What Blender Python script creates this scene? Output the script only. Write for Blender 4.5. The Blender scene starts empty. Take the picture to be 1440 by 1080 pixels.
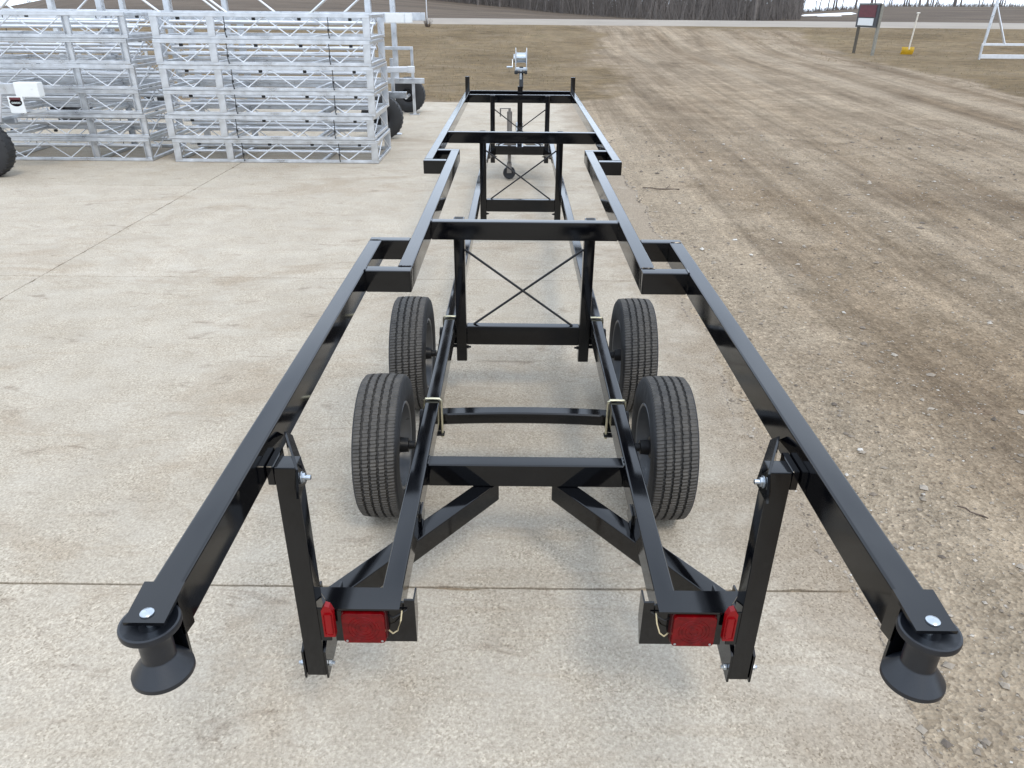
import bpy, bmesh, math, random
import numpy as np
from mathutils import Vector, Matrix
random.seed(7); np.random.seed(7)
S = bpy.context.scene
COL = S.collection
PI = math.pi

# ------------------------------------------------------------------ camera
def make_camera():
    pitch, yaw, roll = math.radians(27.2525), math.radians(-0.1172), math.radians(0.5)
    fw = Vector((math.sin(yaw)*math.cos(pitch), math.cos(yaw)*math.cos(pitch), -math.sin(pitch)))
    rt = Vector((math.cos(yaw), -math.sin(yaw), 0)); up = rt.cross(fw)
    r2 = rt*math.cos(roll) + up*math.sin(roll); u2 = up*math.cos(roll) - rt*math.sin(roll)
    cd = bpy.data.cameras.new('camera'); cd.sensor_width = 36; cd.lens = 1030/1440*36
    cd.clip_start = 0.05; cd.clip_end = 6000
    c = bpy.data.objects.new('camera', cd); COL.objects.link(c)
    m = Matrix((( r2.x, u2.x, -fw.x, -0.05), (r2.y, u2.y, -fw.y, 0), (r2.z, u2.z, -fw.z, 2.0), (0,0,0,1)))
    c.matrix_world = m; S.camera = c
make_camera()

# ------------------------------------------------------------------ light
SUN_EL, SUN_AZ = 55, 150        # azimuth measured from +Y clockwise
w = bpy.data.worlds.new('World'); S.world = w; w.use_nodes = True
nt = w.node_tree; nt.nodes.clear()
def N(t, k, **kw):
    n = t.nodes.new(k)
    for a, b in kw.items(): setattr(n, a, b)
    return n
out = N(nt, 'ShaderNodeOutputWorld'); bg = N(nt, 'ShaderNodeBackground'); bg.inputs[1].default_value = 0.15
sky = N(nt, 'ShaderNodeTexSky', sky_type='NISHITA', sun_disc=False)
sky.sun_elevation = math.radians(SUN_EL); sky.sun_rotation = math.radians(SUN_AZ)
tc = N(nt, 'ShaderNodeTexCoord'); nz = N(nt, 'ShaderNodeTexNoise')
nz.inputs['Scale'].default_value = 3.2; nz.inputs['Detail'].default_value = 6; nz.inputs['Roughness'].default_value = .6
mp = N(nt, 'ShaderNodeMapping'); mp.inputs['Scale'].default_value = (1, 1, 2.2)
rmp = N(nt, 'ShaderNodeMapRange'); rmp.inputs[1].default_value = .32; rmp.inputs[2].default_value = .62
rmp.inputs[3].default_value = .55; rmp.inputs[4].default_value = .96
mx = N(nt, 'ShaderNodeMix', data_type='RGBA'); mx.inputs[7].default_value = (10.4, 11.8, 13.8, 1)
L = nt.links.new
L(tc.outputs['Generated'], mp.inputs[0]); L(mp.outputs[0], nz.inputs['Vector']); L(nz.outputs[0], rmp.inputs[0])
L(rmp.outputs[0], mx.inputs[0]); L(sky.outputs[0], mx.inputs[6]); L(mx.outputs[2], bg.inputs[0]); L(bg.outputs[0], out.inputs[0])
sd = bpy.data.lights.new('sun', 'SUN'); sd.energy = 1.1; sd.angle = math.radians(14); sd.color = (1, .9, .74)
so = bpy.data.objects.new('sun', sd); COL.objects.link(so)
az, el = math.radians(SUN_AZ), math.radians(SUN_EL)
sv = Vector((math.sin(az)*math.cos(el), math.cos(az)*math.cos(el), math.sin(el)))
so.rotation_euler = sv.to_track_quat('Z', 'Y').to_euler(); so.location = (0, 0, 30)
vs = S.view_settings; vs.view_transform = 'Standard'; vs.look = 'None'; vs.gamma = 1; vs.use_curve_mapping = False
vs.exposure = 0.25

# ------------------------------------------------------------------ materials
def mat(name, col, rough=.5, metal=0, spec=.5, var=0, vscale=20, bump=0, bscale=80, rvar=0, coat=0):
    m = bpy.data.materials.new(name); m.use_nodes = True
    t = m.node_tree; b = t.nodes['Principled BSDF']
    b.inputs['Base Color'].default_value = (*col, 1); b.inputs['Roughness'].default_value = rough
    b.inputs['Metallic'].default_value = metal; b.inputs['Specular IOR Level'].default_value = spec
    if coat: b.inputs['Coat Weight'].default_value = coat; b.inputs['Coat Roughness'].default_value = .12
    tcn = N(t, 'ShaderNodeTexCoord')
    if var or rvar:
        n = N(t, 'ShaderNodeTexNoise'); n.inputs['Scale'].default_value = vscale; n.inputs['Detail'].default_value = 5
        t.links.new(tcn.outputs['Object'], n.inputs['Vector'])
        if var:
            r = N(t, 'ShaderNodeMapRange'); r.inputs[1].default_value = .25; r.inputs[2].default_value = .75
            r.inputs[3].default_value = 1-var; r.inputs[4].default_value = 1+var
            x = N(t, 'ShaderNodeMix', data_type='RGBA', blend_type='MULTIPLY'); x.inputs[0].default_value = 1
            x.inputs[6].default_value = (*col, 1); t.links.new(n.outputs[0], r.inputs[0])
            t.links.new(r.outputs[0], x.inputs[7]); t.links.new(x.outputs[2], b.inputs['Base Color'])
        if rvar:
            r = N(t, 'ShaderNodeMapRange'); r.inputs[1].default_value = .3; r.inputs[2].default_value = .7
            r.inputs[3].default_value = max(.03, rough-rvar); r.inputs[4].default_value = rough+rvar
            t.links.new(n.outputs[0], r.inputs[0]); t.links.new(r.outputs[0], b.inputs['Roughness'])
    if bump:
        n2 = N(t, 'ShaderNodeTexNoise'); n2.inputs['Scale'].default_value = bscale; n2.inputs['Detail'].default_value = 4
        bp = N(t, 'ShaderNodeBump'); bp.inputs['Strength'].default_value = bump; bp.inputs['Distance'].default_value = .002
        t.links.new(tcn.outputs['Object'], n2.inputs['Vector']); t.links.new(n2.outputs[0], bp.inputs['Height'])
        t.links.new(bp.outputs[0], b.inputs['Normal'])
    return m
BLACK = mat('black_gloss_paint', (.0018, .0020, .0028), .085, 0, .46, rvar=.035, vscale=7, bump=.006, bscale=60)
CAST = mat('black_cast_metal', (.006, .006, .007), .42, 0, .35, bump=.2, bscale=120)
RUBROLL = mat('black_roller_rubber', (.007, .0085, .012), .36, 0, .5, rvar=.08, vscale=30, bump=.1, bscale=200)
ZINC = mat('zinc_plate', (.44, .48, .52), .28, .9, .5, var=.12, vscale=60)
YZINC = mat('yellow_zinc', (.62, .58, .42), .33, .85, .5, var=.1, vscale=60)
RED = mat('red_lens_plastic', (.115, .0006, .002), .18, 0, .25, var=.4, vscale=45, bump=.25, bscale=260)
REDH = mat('dark_red_housing', (.05, .002, .004), .35, 0, .5)
REDB = mat('bright_red_plastic', (.21, .002, .004), .22, 0, .3, var=.08)
RIM = mat('dark_grey_rim_paint', (.085, .09, .098), .33, 0, .5, rvar=.08, vscale=15)
ALU = mat('mill_aluminium', (.57, .585, .605), .34, .93, .5, var=.2, vscale=7, rvar=.1)
ALUW = mat('pale_aluminium_tube', (.66, .67, .685), .40, .75, .5, var=.06, vscale=9)
WHITE = mat('white_plastic', (.68, .69, .68), .45, var=.04, vscale=12)
STRAP_AND_SHADE = mat('black_strap_and_tube_shade', (.015, .015, .016), .7)  # straps and clips, and the painted shade in the post tops
GREYM = mat('grey_galvanised_steel', (.22, .20, .18), .5, .5, .5, var=.2, vscale=25)
WIRE = mat('tan_wire', (.5, .42, .26), .45)
REDSIGN = mat('dark_red_print', (.10, .016, .022), .55, var=.25, vscale=9)
DKSIGN = mat('black_sign_frame', (.035, .037, .04), .5, var=.2)
WOODP = mat('weathered_grey_post', (.2, .19, .16), .8, var=.25, vscale=12)
DKWOOD = mat('dark_wood_post', (.07, .06, .045), .8, var=.25, vscale=12)
YEL = mat('yellow_plastic', (.62, .42, .04), .45, var=.1, vscale=10)
BARK = mat('grey_brown_bark', (.135, .117, .105), .9, var=.35, vscale=2.5)
BARKL = mat('pale_grey_bark', (.17, .15, .138), .9, var=.3, vscale=2.5)
TWIGM = mat('brown_twig', (.085, .06, .045), .85, var=.3)
SNOW = mat('old_snow', (.8, .8, .8), .6, var=.06, vscale=1.5)
ROAD = mat('pale_gravel_road', (.26, .225, .185), .9, var=.12, vscale=.35)

def tyre_mat():
    m = bpy.data.materials.new('tyre_rubber'); m.use_nodes = True
    t = m.node_tree; b = t.nodes['Principled BSDF']; l = t.links.new
    tc = N(t, 'ShaderNodeTexCoord'); sp = N(t, 'ShaderNodeSeparateXYZ'); l(tc.outputs['Object'], sp.inputs[0])
    n = N(t, 'ShaderNodeTexNoise'); n.inputs['Scale'].default_value = 26; n.inputs['Detail'].default_value = 6
    l(tc.outputs['Object'], n.inputs['Vector'])
    # dust sits on the tread (large radius), sidewall stays darker
    yy = N(t, 'ShaderNodeMath', operation='MULTIPLY'); zz = N(t, 'ShaderNodeMath', operation='MULTIPLY')
    l(sp.outputs[1], yy.inputs[0]); l(sp.outputs[1], yy.inputs[1]); l(sp.outputs[2], zz.inputs[0]); l(sp.outputs[2], zz.inputs[1])
    ad = N(t, 'ShaderNodeMath', operation='ADD'); l(yy.outputs[0], ad.inputs[0]); l(zz.outputs[0], ad.inputs[1])
    sq = N(t, 'ShaderNodeMath', operation='SQRT'); l(ad.outputs[0], sq.inputs[0])
    mr = N(t, 'ShaderNodeMapRange'); mr.inputs[1].default_value = .296; mr.inputs[2].default_value = .307
    l(sq.outputs[0], mr.inputs[0])
    nr = N(t, 'ShaderNodeMapRange'); nr.inputs[1].default_value = .3; nr.inputs[2].default_value = .7; nr.inputs[3].default_value = .45
    l(n.outputs[0], nr.inputs[0])
    f = N(t, 'ShaderNodeMath', operation='MULTIPLY'); l(mr.outputs[0], f.inputs[0]); l(nr.outputs[0], f.inputs[1])
    mx = N(t, 'ShaderNodeMix', data_type='RGBA'); mx.inputs[6].default_value = (.013, .013, .014, 1); mx.inputs[7].default_value = (.09, .081, .070, 1)
    l(f.outputs[0], mx.inputs[0]); l(mx.outputs[2], b.inputs['Base Color'])
    b.inputs['Roughness'].default_value = .75
    at = N(t, 'ShaderNodeMath', operation='ARCTAN2'); l(sp.outputs[2], at.inputs[0]); l(sp.outputs[1], at.inputs[1])
    xm = N(t, 'ShaderNodeMath', operation='MULTIPLY'); l(sp.outputs[0], xm.inputs[0]); xm.inputs[1].default_value = 45
    am = N(t, 'ShaderNodeMath', operation='MULTIPLY_ADD'); l(at.outputs[0], am.inputs[0]); am.inputs[1].default_value = 130; l(xm.outputs[0], am.inputs[2])
    si = N(t, 'ShaderNodeMath', operation='SINE'); l(am.outputs[0], si.inputs[0])
    sm = N(t, 'ShaderNodeMath', operation='MULTIPLY'); l(si.outputs[0], sm.inputs[0]); l(mr.outputs[0], sm.inputs[1])
    s2 = N(t, 'ShaderNodeMath', operation='MULTIPLY_ADD'); l(n.outputs[0], s2.inputs[0]); s2.inputs[1].default_value = 1.2; l(sm.outputs[0], s2.inputs[2])
    bp = N(t, 'ShaderNodeBump'); bp.inputs['Strength'].default_value = .8; bp.inputs['Distance'].default_value = .004
    l(s2.outputs[0], bp.inputs['Height']); l(bp.outputs[0], b.inputs['Normal'])
    return m
TYRE = tyre_mat()

def ramp(t, pts):
    r = N(t, 'ShaderNodeValToRGB'); e = r.color_ramp.elements
    while len(e) > 1: e.remove(e[-1])
    e[0].position = pts[0][0]; e[0].color = (*pts[0][1], 1)
    for p, c in pts[1:]:
        q = e.new(p); q.color = (*c, 1)
    return r
def tn(t, src, scale, detail=5, rough=.55, dist=0, mapping=None):
    n = N(t, 'ShaderNodeTexNoise'); n.inputs['Scale'].default_value = scale; n.inputs['Detail'].default_value = detail
    n.inputs['Roughness'].default_value = rough; n.inputs['Distortion'].default_value = dist
    if mapping:
        m = N(t, 'ShaderNodeMapping'); m.inputs['Scale'].default_value = mapping[0]; m.inputs['Rotation'].default_value = mapping[1]
        t.links.new(src, m.inputs[0]); src = m.outputs[0]
    t.links.new(src, n.inputs['Vector']); return n.outputs[0]
def mixc(t, fac, a, b, mode='MIX'):
    x = N(t, 'ShaderNodeMix', data_type='RGBA', blend_type=mode)
    for s, v in ((0, fac), (6, a), (7, b)):
        if hasattr(v, 'is_linked'): t.links.new(v, x.inputs[s])
        elif s == 0: x.inputs[0].default_value = v
        else: x.inputs[s].default_value = (*v, 1)
    return x.outputs[2]
def mrange(t, v, a, b, c=0, d=1):
    r = N(t, 'ShaderNodeMapRange'); t.links.new(v, r.inputs[0])
    for i, q in enumerate((a, b, c, d)): r.inputs[i+1].default_value = q
    return r.outputs[0]

def concrete_mat():
    m = bpy.data.materials.new('weathered_concrete'); m.use_nodes = True
    t = m.node_tree; b = t.nodes['Principled BSDF']; l = t.links.new
    geo = N(t, 'ShaderNodeNewGeometry'); P = geo.outputs['Position']; oi = N(t, 'ShaderNodeObjectInfo')
    big = tn(t, P, .55, 6, .6, .6); med = tn(t, P, 2.7, 7, .65, .4); fine = tn(t, P, 80, 4, .65); grit = tn(t, P, 230, 2, .5)
    col = ramp(t, [(.25, (.345, .322, .280)), (.5, (.375, .352, .309)), (.75, (.40, .378, .336))]); l(big, col.inputs[0])
    c = mixc(t, mrange(t, med, .35, .68), (.90, .885, .86), (1.04, 1.04, 1.035))
    c = mixc(t, 1, col.outputs[0], c, 'MULTIPLY')
    # sweeping trowel / drag marks and warm stains
    drag = tn(t, P, 5, 4, .6, .3, ((.22, 3.2, 1), (0, 0, .12)))
    c = mixc(t, mrange(t, drag, .55, .70, 0, .3), c, (0.289, 0.248, 0.193))
    stain = tn(t, P, .8, 7, .74, 1.0, ((.7, 1.3, 1), (0, 0, 0)))
    c = mixc(t, mrange(t, stain, .515, .64, 0, .42), c, (0.244, 0.197, 0.143))
    spot = tn(t, P, 4.5, 5, .68, .8, ((.55, 1.4, 1), (0, 0, -.1)))
    c = mixc(t, mrange(t, spot, .60, .70, 0, .6), c, (0.178, 0.146, 0.114))
    # exposed aggregate speckle
    vo = N(t, 'ShaderNodeTexVoronoi'); vo.inputs['Scale'].default_value = 150; l(P, vo.inputs['Vector'])
    agg = ramp(t, [(0, (.50, .45, .39)), (.3, (.86, .83, .79)), (.6, (1.05, 1.03, 1.0)), (.85, (1.22, 1.2, 1.16)), (1, (1.55, 1.52, 1.46))]); l(vo.outputs['Color'], agg.inputs[0])
    c = mixc(t, mrange(t, tn(t, P, 3.3, 4, .6), .3, .62, .15, .85), c, mixc(t, 1, c, agg.outputs[0], 'MULTIPLY'))
    c = mixc(t, 1, c, ramp_out(t, fine, [(.3, (.78, .77, .76)), (.7, (1.19, 1.19, 1.19))]), 'MULTIPLY')
    c = mixc(t, 1, c, (1.07, 1.025, .975), 'MULTIPLY')
    c = mixc(t, mrange(t, grit, .66, .72, 0, .7), c, (.15, .12, .09))
    pit = tn(t, P, 21, 5, .7, .6, ((.8, 1.5, 1), (0, 0, .3)))
    c = mixc(t, mrange(t, pit, .61, .70, 0, .55), c, (.22, .18, .14))
    # dirt tracked on to the slab from the drive
    sx = N(t, 'ShaderNodeSeparateXYZ'); l(P, sx.inputs[0])
    dn = N(t, 'ShaderNodeMath', operation='MULTIPLY_ADD'); l(tn(t, P, 2.0, 7, .75, .5), dn.inputs[0]); dn.inputs[1].default_value = 1.5; l(sx.outputs[0], dn.inputs[2])
    c = mixc(t, mrange(t, dn.outputs[0], 1.5, 2.0, 0, .92), c, mixc(t, 1, (0.244, 0.200, 0.150), agg.outputs[0], 'MULTIPLY'))
    c = mixc(t, 1, c, ramp_out(t, oi.outputs['Random'], [(0, (.97, .97, .965)), (1, (1.03, 1.03, 1.035))]), 'MULTIPLY')
    l(c, b.inputs['Base Color']); b.inputs['Roughness'].default_value = .88; b.inputs['Specular IOR Level'].default_value = .25
    h = N(t, 'ShaderNodeMath', operation='ADD'); l(fine, h.inputs[0]); l(vo.outputs['Distance'], h.inputs[1])
    h2 = N(t, 'ShaderNodeMath', operation='MULTIPLY_ADD'); l(med, h2.inputs[0]); h2.inputs[1].default_value = .6; l(h.outputs[0], h2.inputs[2])
    bp = N(t, 'ShaderNodeBump'); bp.inputs['Strength'].default_value = .35; bp.inputs['Distance'].default_value = .0025
    l(h2.outputs[0], bp.inputs['Height']); l(bp.outputs[0], b.inputs['Normal'])
    return m
def ramp_out(t, v, pts):
    r = ramp(t, pts); t.links.new(v, r.inputs[0]); return r.outputs[0]
CONC = concrete_mat()

def ground_mat():
    m = bpy.data.materials.new('dirt_and_dead_grass'); m.use_nodes = True
    t = m.node_tree; b = t.nodes['Principled BSDF']; l = t.links.new
    geo = N(t, 'ShaderNodeNewGeometry'); P = geo.outputs['Position']
    ga = N(t, 'ShaderNodeAttribute', attribute_name='grass'); ta = N(t, 'ShaderNodeAttribute', attribute_name='track')
    fa = N(t, 'ShaderNodeAttribute', attribute_name='field')
    big = tn(t, P, .42, 6, .62, .7); med = tn(t, P, 2.4, 7, .68, .5); fine = tn(t, P, 24, 5, .65); grit = tn(t, P, 115, 3, .6)
    d = ramp_out(t, big, [(.28, (0.204, 0.162, 0.118)), (.5, (0.274, 0.225, 0.169)), (.74, (0.333, 0.281, 0.218))])
    d = mixc(t, 1, d, ramp_out(t, med, [(.3, (.70, .68, .65)), (.52, (1, 1, 1)), (.72, (1.2, 1.19, 1.18))]), 'MULTIPLY')
    d = mixc(t, ta.outputs['Fac'], d, mixc(t, 1, d, (.70, .655, .60), 'MULTIPLY'))
    ua = N(t, 'ShaderNodeAttribute', attribute_name='drive_u'); sy = N(t, 'ShaderNodeSeparateXYZ'); l(P, sy.inputs[0])
    cu = N(t, 'ShaderNodeCombineXYZ'); l(ua.outputs['Fac'], cu.inputs[0]); l(sy.outputs[1], cu.inputs[1])
    streak = tn(t, cu.outputs[0], 2.6, 6, .68, .25, ((1.0, .03, 1), (0, 0, 0)))
    line = tn(t, cu.outputs[0], 9, 4, .6, .1, ((1.0, .012, 1), (0, 0, 0)))
    pa = N(t, 'ShaderNodeAttribute', attribute_name='pale')
    d = mixc(t, 1, d, ramp_out(t, streak, [(.3, (.66, .64, .615)), (.5, (1, 1, 1)), (.68, (1.25, 1.25, 1.24))]), 'MULTIPLY')
    d = mixc(t, 1, d, ramp_out(t, line, [(.32, (.84, .83, .82)), (.5, (1, 1, 1)), (.66, (1.13, 1.13, 1.13))]), 'MULTIPLY')
    d = mixc(t, pa.outputs['Fac'], d, mixc(t, .5, mixc(t, 1, d, (1.28, 1.28, 1.27), 'MULTIPLY'), (.335, .295, .24)))
    d = mixc(t, 1, d, (.90, .86, .805), 'MULTIPLY')
    d = mixc(t, mrange(t, tn(t, P, 1.3, 6, .7, 1.0), .6, .72, 0, .55), d, (0.148, 0.098, 0.068))
    d = mixc(t, 1, d, ramp_out(t, fine, [(.3, (.74, .73, .72)), (.5, (1, 1, 1)), (.7, (1.22, 1.22, 1.23))]), 'MULTIPLY')
    vo = N(t, 'ShaderNodeTexVoronoi'); vo.inputs['Scale'].default_value = 70; l(P, vo.inputs['Vector'])
    vc = ramp_out(t, vo.outputs['Color'], [(0, (.5, .47, .44)), (.4, (.93, .92, .9)), (.82, (1.18, 1.18, 1.17)), (1, (1.9, 1.9, 1.9))])
    d = mixc(t, .75, d, mixc(t, 1, d, vc, 'MULTIPLY'))
    gb = tn(t, P, .16, 6, .65, .6); gm = tn(t, P, 1.5, 6, .7, 0, ((.6, 1.6, 1), (0, 0, 0)))
    g = ramp_out(t, gb, [(.3, (0.126, 0.093, 0.054)), (.45, (0.167, 0.125, 0.075)), (.6, (0.207, 0.160, 0.104)), (.75, (0.148, 0.122, 0.066))])
    g = mixc(t, 1, g, ramp_out(t, gm, [(.3, (.62, .62, .6)), (.5, (1, 1, 1)), (.7, (1.35, 1.33, 1.28))]), 'MULTIPLY')
    g = mixc(t, 1, g, ramp_out(t, fine, [(.3, (.6, .6, .6)), (.7, (1.35, 1.35, 1.3))]), 'MULTIPLY')
    fld = mixc(t, gb, (0.085, 0.066, 0.051), (0.126, 0.098, 0.075))
    fs = tn(t, P, .5, 5, .6, 0, ((.12, .6, 1), (0, 0, 0)))
    fld = mixc(t, 1, fld, ramp_out(t, fs, [(.35, (.75, .75, .75)), (.65, (1.25, 1.25, 1.22))]), 'MULTIPLY')
    e = N(t, 'ShaderNodeMath', operation='MULTIPLY_ADD'); l(tn(t, P, 1.6, 6, .7), e.inputs[0]); e.inputs[1].default_value = 1.1; l(ga.outputs['Fac'], e.inputs[2])
    g = mixc(t, 1, g, ramp_out(t, tn(t, P, 4.5, 6, .72, .4, ((.5, .9, 1), (0, 0, .2))), [(.3, (.6, .58, .55)), (.5, (1, 1, 1)), (.68, (1.4, 1.36, 1.25))]), 'MULTIPLY')
    g = mixc(t, mrange(t, tn(t, P, .45, 5, .7, .8), .52, .66, 0, .55), g, (.235, .19, .135))
    g = mixc(t, 1, g, (.86, .82, .76), 'MULTIPLY')
    c = mixc(t, mrange(t, e.outputs[0], .85, 1.25), d, g)
    c = mixc(t, fa.outputs['Fac'], c, fld)
    l(c, b.inputs['Base Color']); b.inputs['Roughness'].default_value = .95; b.inputs['Specular IOR Level'].default_value = .15
    h = N(t, 'ShaderNodeMath', operation='ADD'); l(fine, h.inputs[0]); l(vo.outputs['Distance'], h.inputs[1])
    bp = N(t, 'ShaderNodeBump'); bp.inputs['Strength'].default_value = .8; bp.inputs['Distance'].default_value = .012
    l(h.outputs[0], bp.inputs['Height']); l(bp.outputs[0], b.inputs['Normal'])
    return m
GROUND = ground_mat()

def stone_mat():
    m = bpy.data.materials.new('mixed_gravel_stone'); m.use_nodes = True
    t = m.node_tree; b = t.nodes['Principled BSDF']
    geo = N(t, 'ShaderNodeNewGeometry')
    c = ramp_out(t, geo.outputs['Random Per Island'], [(0, (0.096, 0.077, 0.061)), (.3, (0.178, 0.146, 0.114)), (.7, (0.266, 0.226, 0.179)), (.92, (0.333, 0.292, 0.243)), (1, (0.503, 0.474, 0.428))])
    t.links.new(c, b.inputs['Base Color']); b.inputs['Roughness'].default_value = .85
    return m
STONE = stone_mat()
def straw_mat():
    m = bpy.data.materials.new('dead_grass_blade'); m.use_nodes = True
    t = m.node_tree; b = t.nodes['Principled BSDF']
    geo = N(t, 'ShaderNodeNewGeometry')
    c = ramp_out(t, geo.outputs['Random Per Island'], [(0, (0.126, 0.095, 0.054)), (.4, (0.200, 0.153, 0.089)), (.8, (0.281, 0.226, 0.143)), (1, (0.163, 0.153, 0.071))])
    t.links.new(c, b.inputs['Base Color']); b.inputs['Roughness'].default_value = .8
    return m
STRAW = straw_mat()

# ------------------------------------------------------------------ helpers
def bmbar(bm, p0, p1, w, h, up=(0, 0, 1), bev=.004, seg=2):
    """square bar from p0 to p1, w across, h along 'up'"""
    p0, p1 = Vector(p0), Vector(p1); d = (p1-p0); ln = d.length; d.normalize()
    u = Vector(up); s = d.cross(u)
    if s.length < 1e-6: u = Vector((0, 1, 0)); s = d.cross(u)
    s.normalize(); u = s.cross(d).normalized()
    M = Matrix(((s.x, d.x, u.x, 0), (s.y, d.y, u.y, 0), (s.z, d.z, u.z, 0), (0, 0, 0, 1)))
    M.translation = (p0+p1)/2
    r = bmesh.ops.create_cube(bm, size=1, matrix=M @ Matrix.Diagonal((w, ln, h, 1)))
    if bev > 0:
        es = list({e for v in r['verts'] for e in v.link_edges})
        bmesh.ops.bevel(bm, geom=es, offset=bev, segments=seg, affect='EDGES', profile=.5)
def bmbox(bm, x0, x1, y0, y1, z0, z1, bev=.004, seg=2):
    bmbar(bm, ((x0+x1)/2, y0, (z0+z1)/2), ((x0+x1)/2, y1, (z0+z1)/2), abs(x1-x0), abs(z1-z0), (0, 0, 1), bev, seg)
def bmrod(bm, p0, p1, r, n=10, r2=None, caps=True):
    p0, p1 = Vector(p0), Vector(p1); d = p1-p0
    M = d.to_track_quat('Z', 'Y').to_matrix().to_4x4(); M.translation = (p0+p1)/2
    bmesh.ops.create_cone(bm, cap_ends=caps, segments=n, radius1=r, radius2=r if r2 is None else r2, depth=d.length, matrix=M)
def bmpath(bm, pts, r, n=8):
    """round tube along a list of points"""
    pts = [Vector(p) for p in pts]; rings = []
    for i, p in enumerate(pts):
        d = (pts[min(i+1, len(pts)-1)]-pts[max(i-1, 0)]).normalized()
        a = d.cross(Vector((.31, .17, .93)))
        if a.length < .1: a = d.cross(Vector((1, 0, 0)))
        a.normalize(); c = d.cross(a)
        rings.append([bm.verts.new(p+(a*math.cos(2*PI*k/n)+c*math.sin(2*PI*k/n))*r) for k in range(n)])
    for A, B in zip(rings, rings[1:]):
        for k in range(n): bm.faces.new((A[k], A[(k+1) % n], B[(k+1) % n], B[k]))
    bm.faces.new(rings[0][::-1]); bm.faces.new(rings[-1])
def bmlathe(bm, prof, n=48, axis='X', center=(0, 0, 0), wob=None):
    """revolve (axial, radius) profile; wob(i, ang) shifts the axial coordinate"""
    c = Vector(center); rings = []
    for k in range(n):
        a = 2*PI*k/n; ring = []
        for i, (x, r) in enumerate(prof):
            xx = x+(wob(i, a) if wob else 0)
            if axis == 'X': v = Vector((xx, r*math.cos(a), r*math.sin(a)))
            elif axis == 'Y': v = Vector((r*math.sin(a), xx, r*math.cos(a)))
            else: v = Vector((r*math.cos(a), r*math.sin(a), xx))
            ring.append(bm.verts.new(v+c))
        rings.append(ring)
    for k in range(n):
        A, B = rings[k], rings[(k+1) % n]
        for i in range(len(prof)-1):
            bm.faces.new((A[i], A[i+1], B[i+1], B[i]))
def bmplate(bm, poly, axis, a, b, bev=0):
    """extruded polygon: poly in the two other axes, from a to b along axis"""
    def P(u, v, s): return {'X': (s, u, v), 'Y': (u, s, v), 'Z': (u, v, s)}[axis]
    A = [bm.verts.new(P(u, v, a)) for u, v in poly]; B = [bm.verts.new(P(u, v, b)) for u, v in poly]
    n = len(poly); bm.faces.new(A[::-1]); bm.faces.new(B)
    for i in range(n): bm.faces.new((A[i], A[(i+1) % n], B[(i+1) % n], B[i]))
def mesh(bm, name, material, smooth=True, angle=40):
    bmesh.ops.recalc_face_normals(bm, faces=bm.faces)
    me = bpy.data.meshes.new(name); bm.to_mesh(me); bm.free(); me.materials.append(material)
    if smooth:
        me.shade_smooth()
        if len(me.polygons) < 9000: weighted_normals(me, math.cos(math.radians(angle)))
        else: me.set_sharp_from_angle(angle=math.radians(angle))
    return me
def weighted_normals(me, cosa):
    """corner normals weighted by face area, so that flat faces stay flat beside their rounded edges"""
    nf, nl = len(me.polygons), len(me.loops)
    fn = np.zeros(nf*3); me.polygons.foreach_get('normal', fn); fn = fn.reshape(-1, 3)
    fa = np.zeros(nf); me.polygons.foreach_get('area', fa)
    ls = np.zeros(nf, int); lt = np.zeros(nf, int); me.polygons.foreach_get('loop_start', ls); me.polygons.foreach_get('loop_total', lt)
    lv = np.zeros(nl, int); me.loops.foreach_get('vertex_index', lv)
    lf = np.zeros(nl, int)
    for i in range(nf): lf[ls[i]:ls[i]+lt[i]] = i
    by = {}
    for i in range(nl): by.setdefault(lv[i], []).append(i)
    cn = np.zeros((nl, 3))
    for loops in by.values():
        F = lf[loops]; Nn = fn[F]; A = fa[F]
        D = (Nn @ Nn.T) >= cosa
        cn[loops] = (D*A[None, :]) @ Nn
    ln = np.linalg.norm(cn, axis=1); bad = ln < 1e-12; cn[bad] = fn[lf[bad]]; ln[bad] = 1
    me.normals_split_custom_set((cn/ln[:, None]).tolist())
def link(name, me, parent=None, loc=(0, 0, 0), rot=(0, 0, 0)):
    o = bpy.data.objects.new(name, me); COL.objects.link(o); o.location = loc; o.rotation_euler = rot
    if parent: o.parent = parent
    return o
def empty(name, loc, rz=0, label=None, cat=None, group=None):
    o = bpy.data.objects.new(name, None); COL.objects.link(o); o.location = loc; o.rotation_euler = (0, 0, rz)
    o.empty_display_size = .2
    return tag(o, label, cat, group)
def tag(o, label=None, cat=None, group=None, kind=None):
    if label: o['label'] = label
    if cat: o['category'] = cat
    if group: o['group'] = group
    if kind: o['kind'] = kind
    return o
def copy_tree(o, parent=None):
    c = o.copy(); COL.objects.link(c)
    if parent: c.parent = parent
    for ch in list(o.children): copy_tree(ch, c)
    return c
class Part:
    """with-less builder: parts of one thing given in world coordinates"""
    def __init__(s, root): s.root = root; s.off = tuple(-v for v in root.location)
    def __call__(s, name, build, m, parent=None, angle=40):
        bm = bmesh.new(); build(bm)
        return link(name, mesh(bm, name, m, angle=angle), parent or s.root, (0, 0, 0) if parent else s.off)
def vnoise(x, y, seed=0):
    """smooth value noise on numpy arrays, 0..1"""
    xi = np.floor(x).astype(np.int64); yi = np.floor(y).astype(np.int64); fx = x-xi; fy = y-yi
    fx = fx*fx*(3-2*fx); fy = fy*fy*(3-2*fy)
    def h(a, b):
        v = (a*374761393+b*668265263+seed*1442695041) & 0x7fffffff
        v = ((v ^ (v >> 13))*1274126177) & 0x7fffffff
        return ((v ^ (v >> 16)) & 0xffff)/65535.
    return (h(xi, yi)*(1-fx)+h(xi+1, yi)*fx)*(1-fy)+(h(xi, yi+1)*(1-fx)+h(xi+1, yi+1)*fx)*fy
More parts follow.
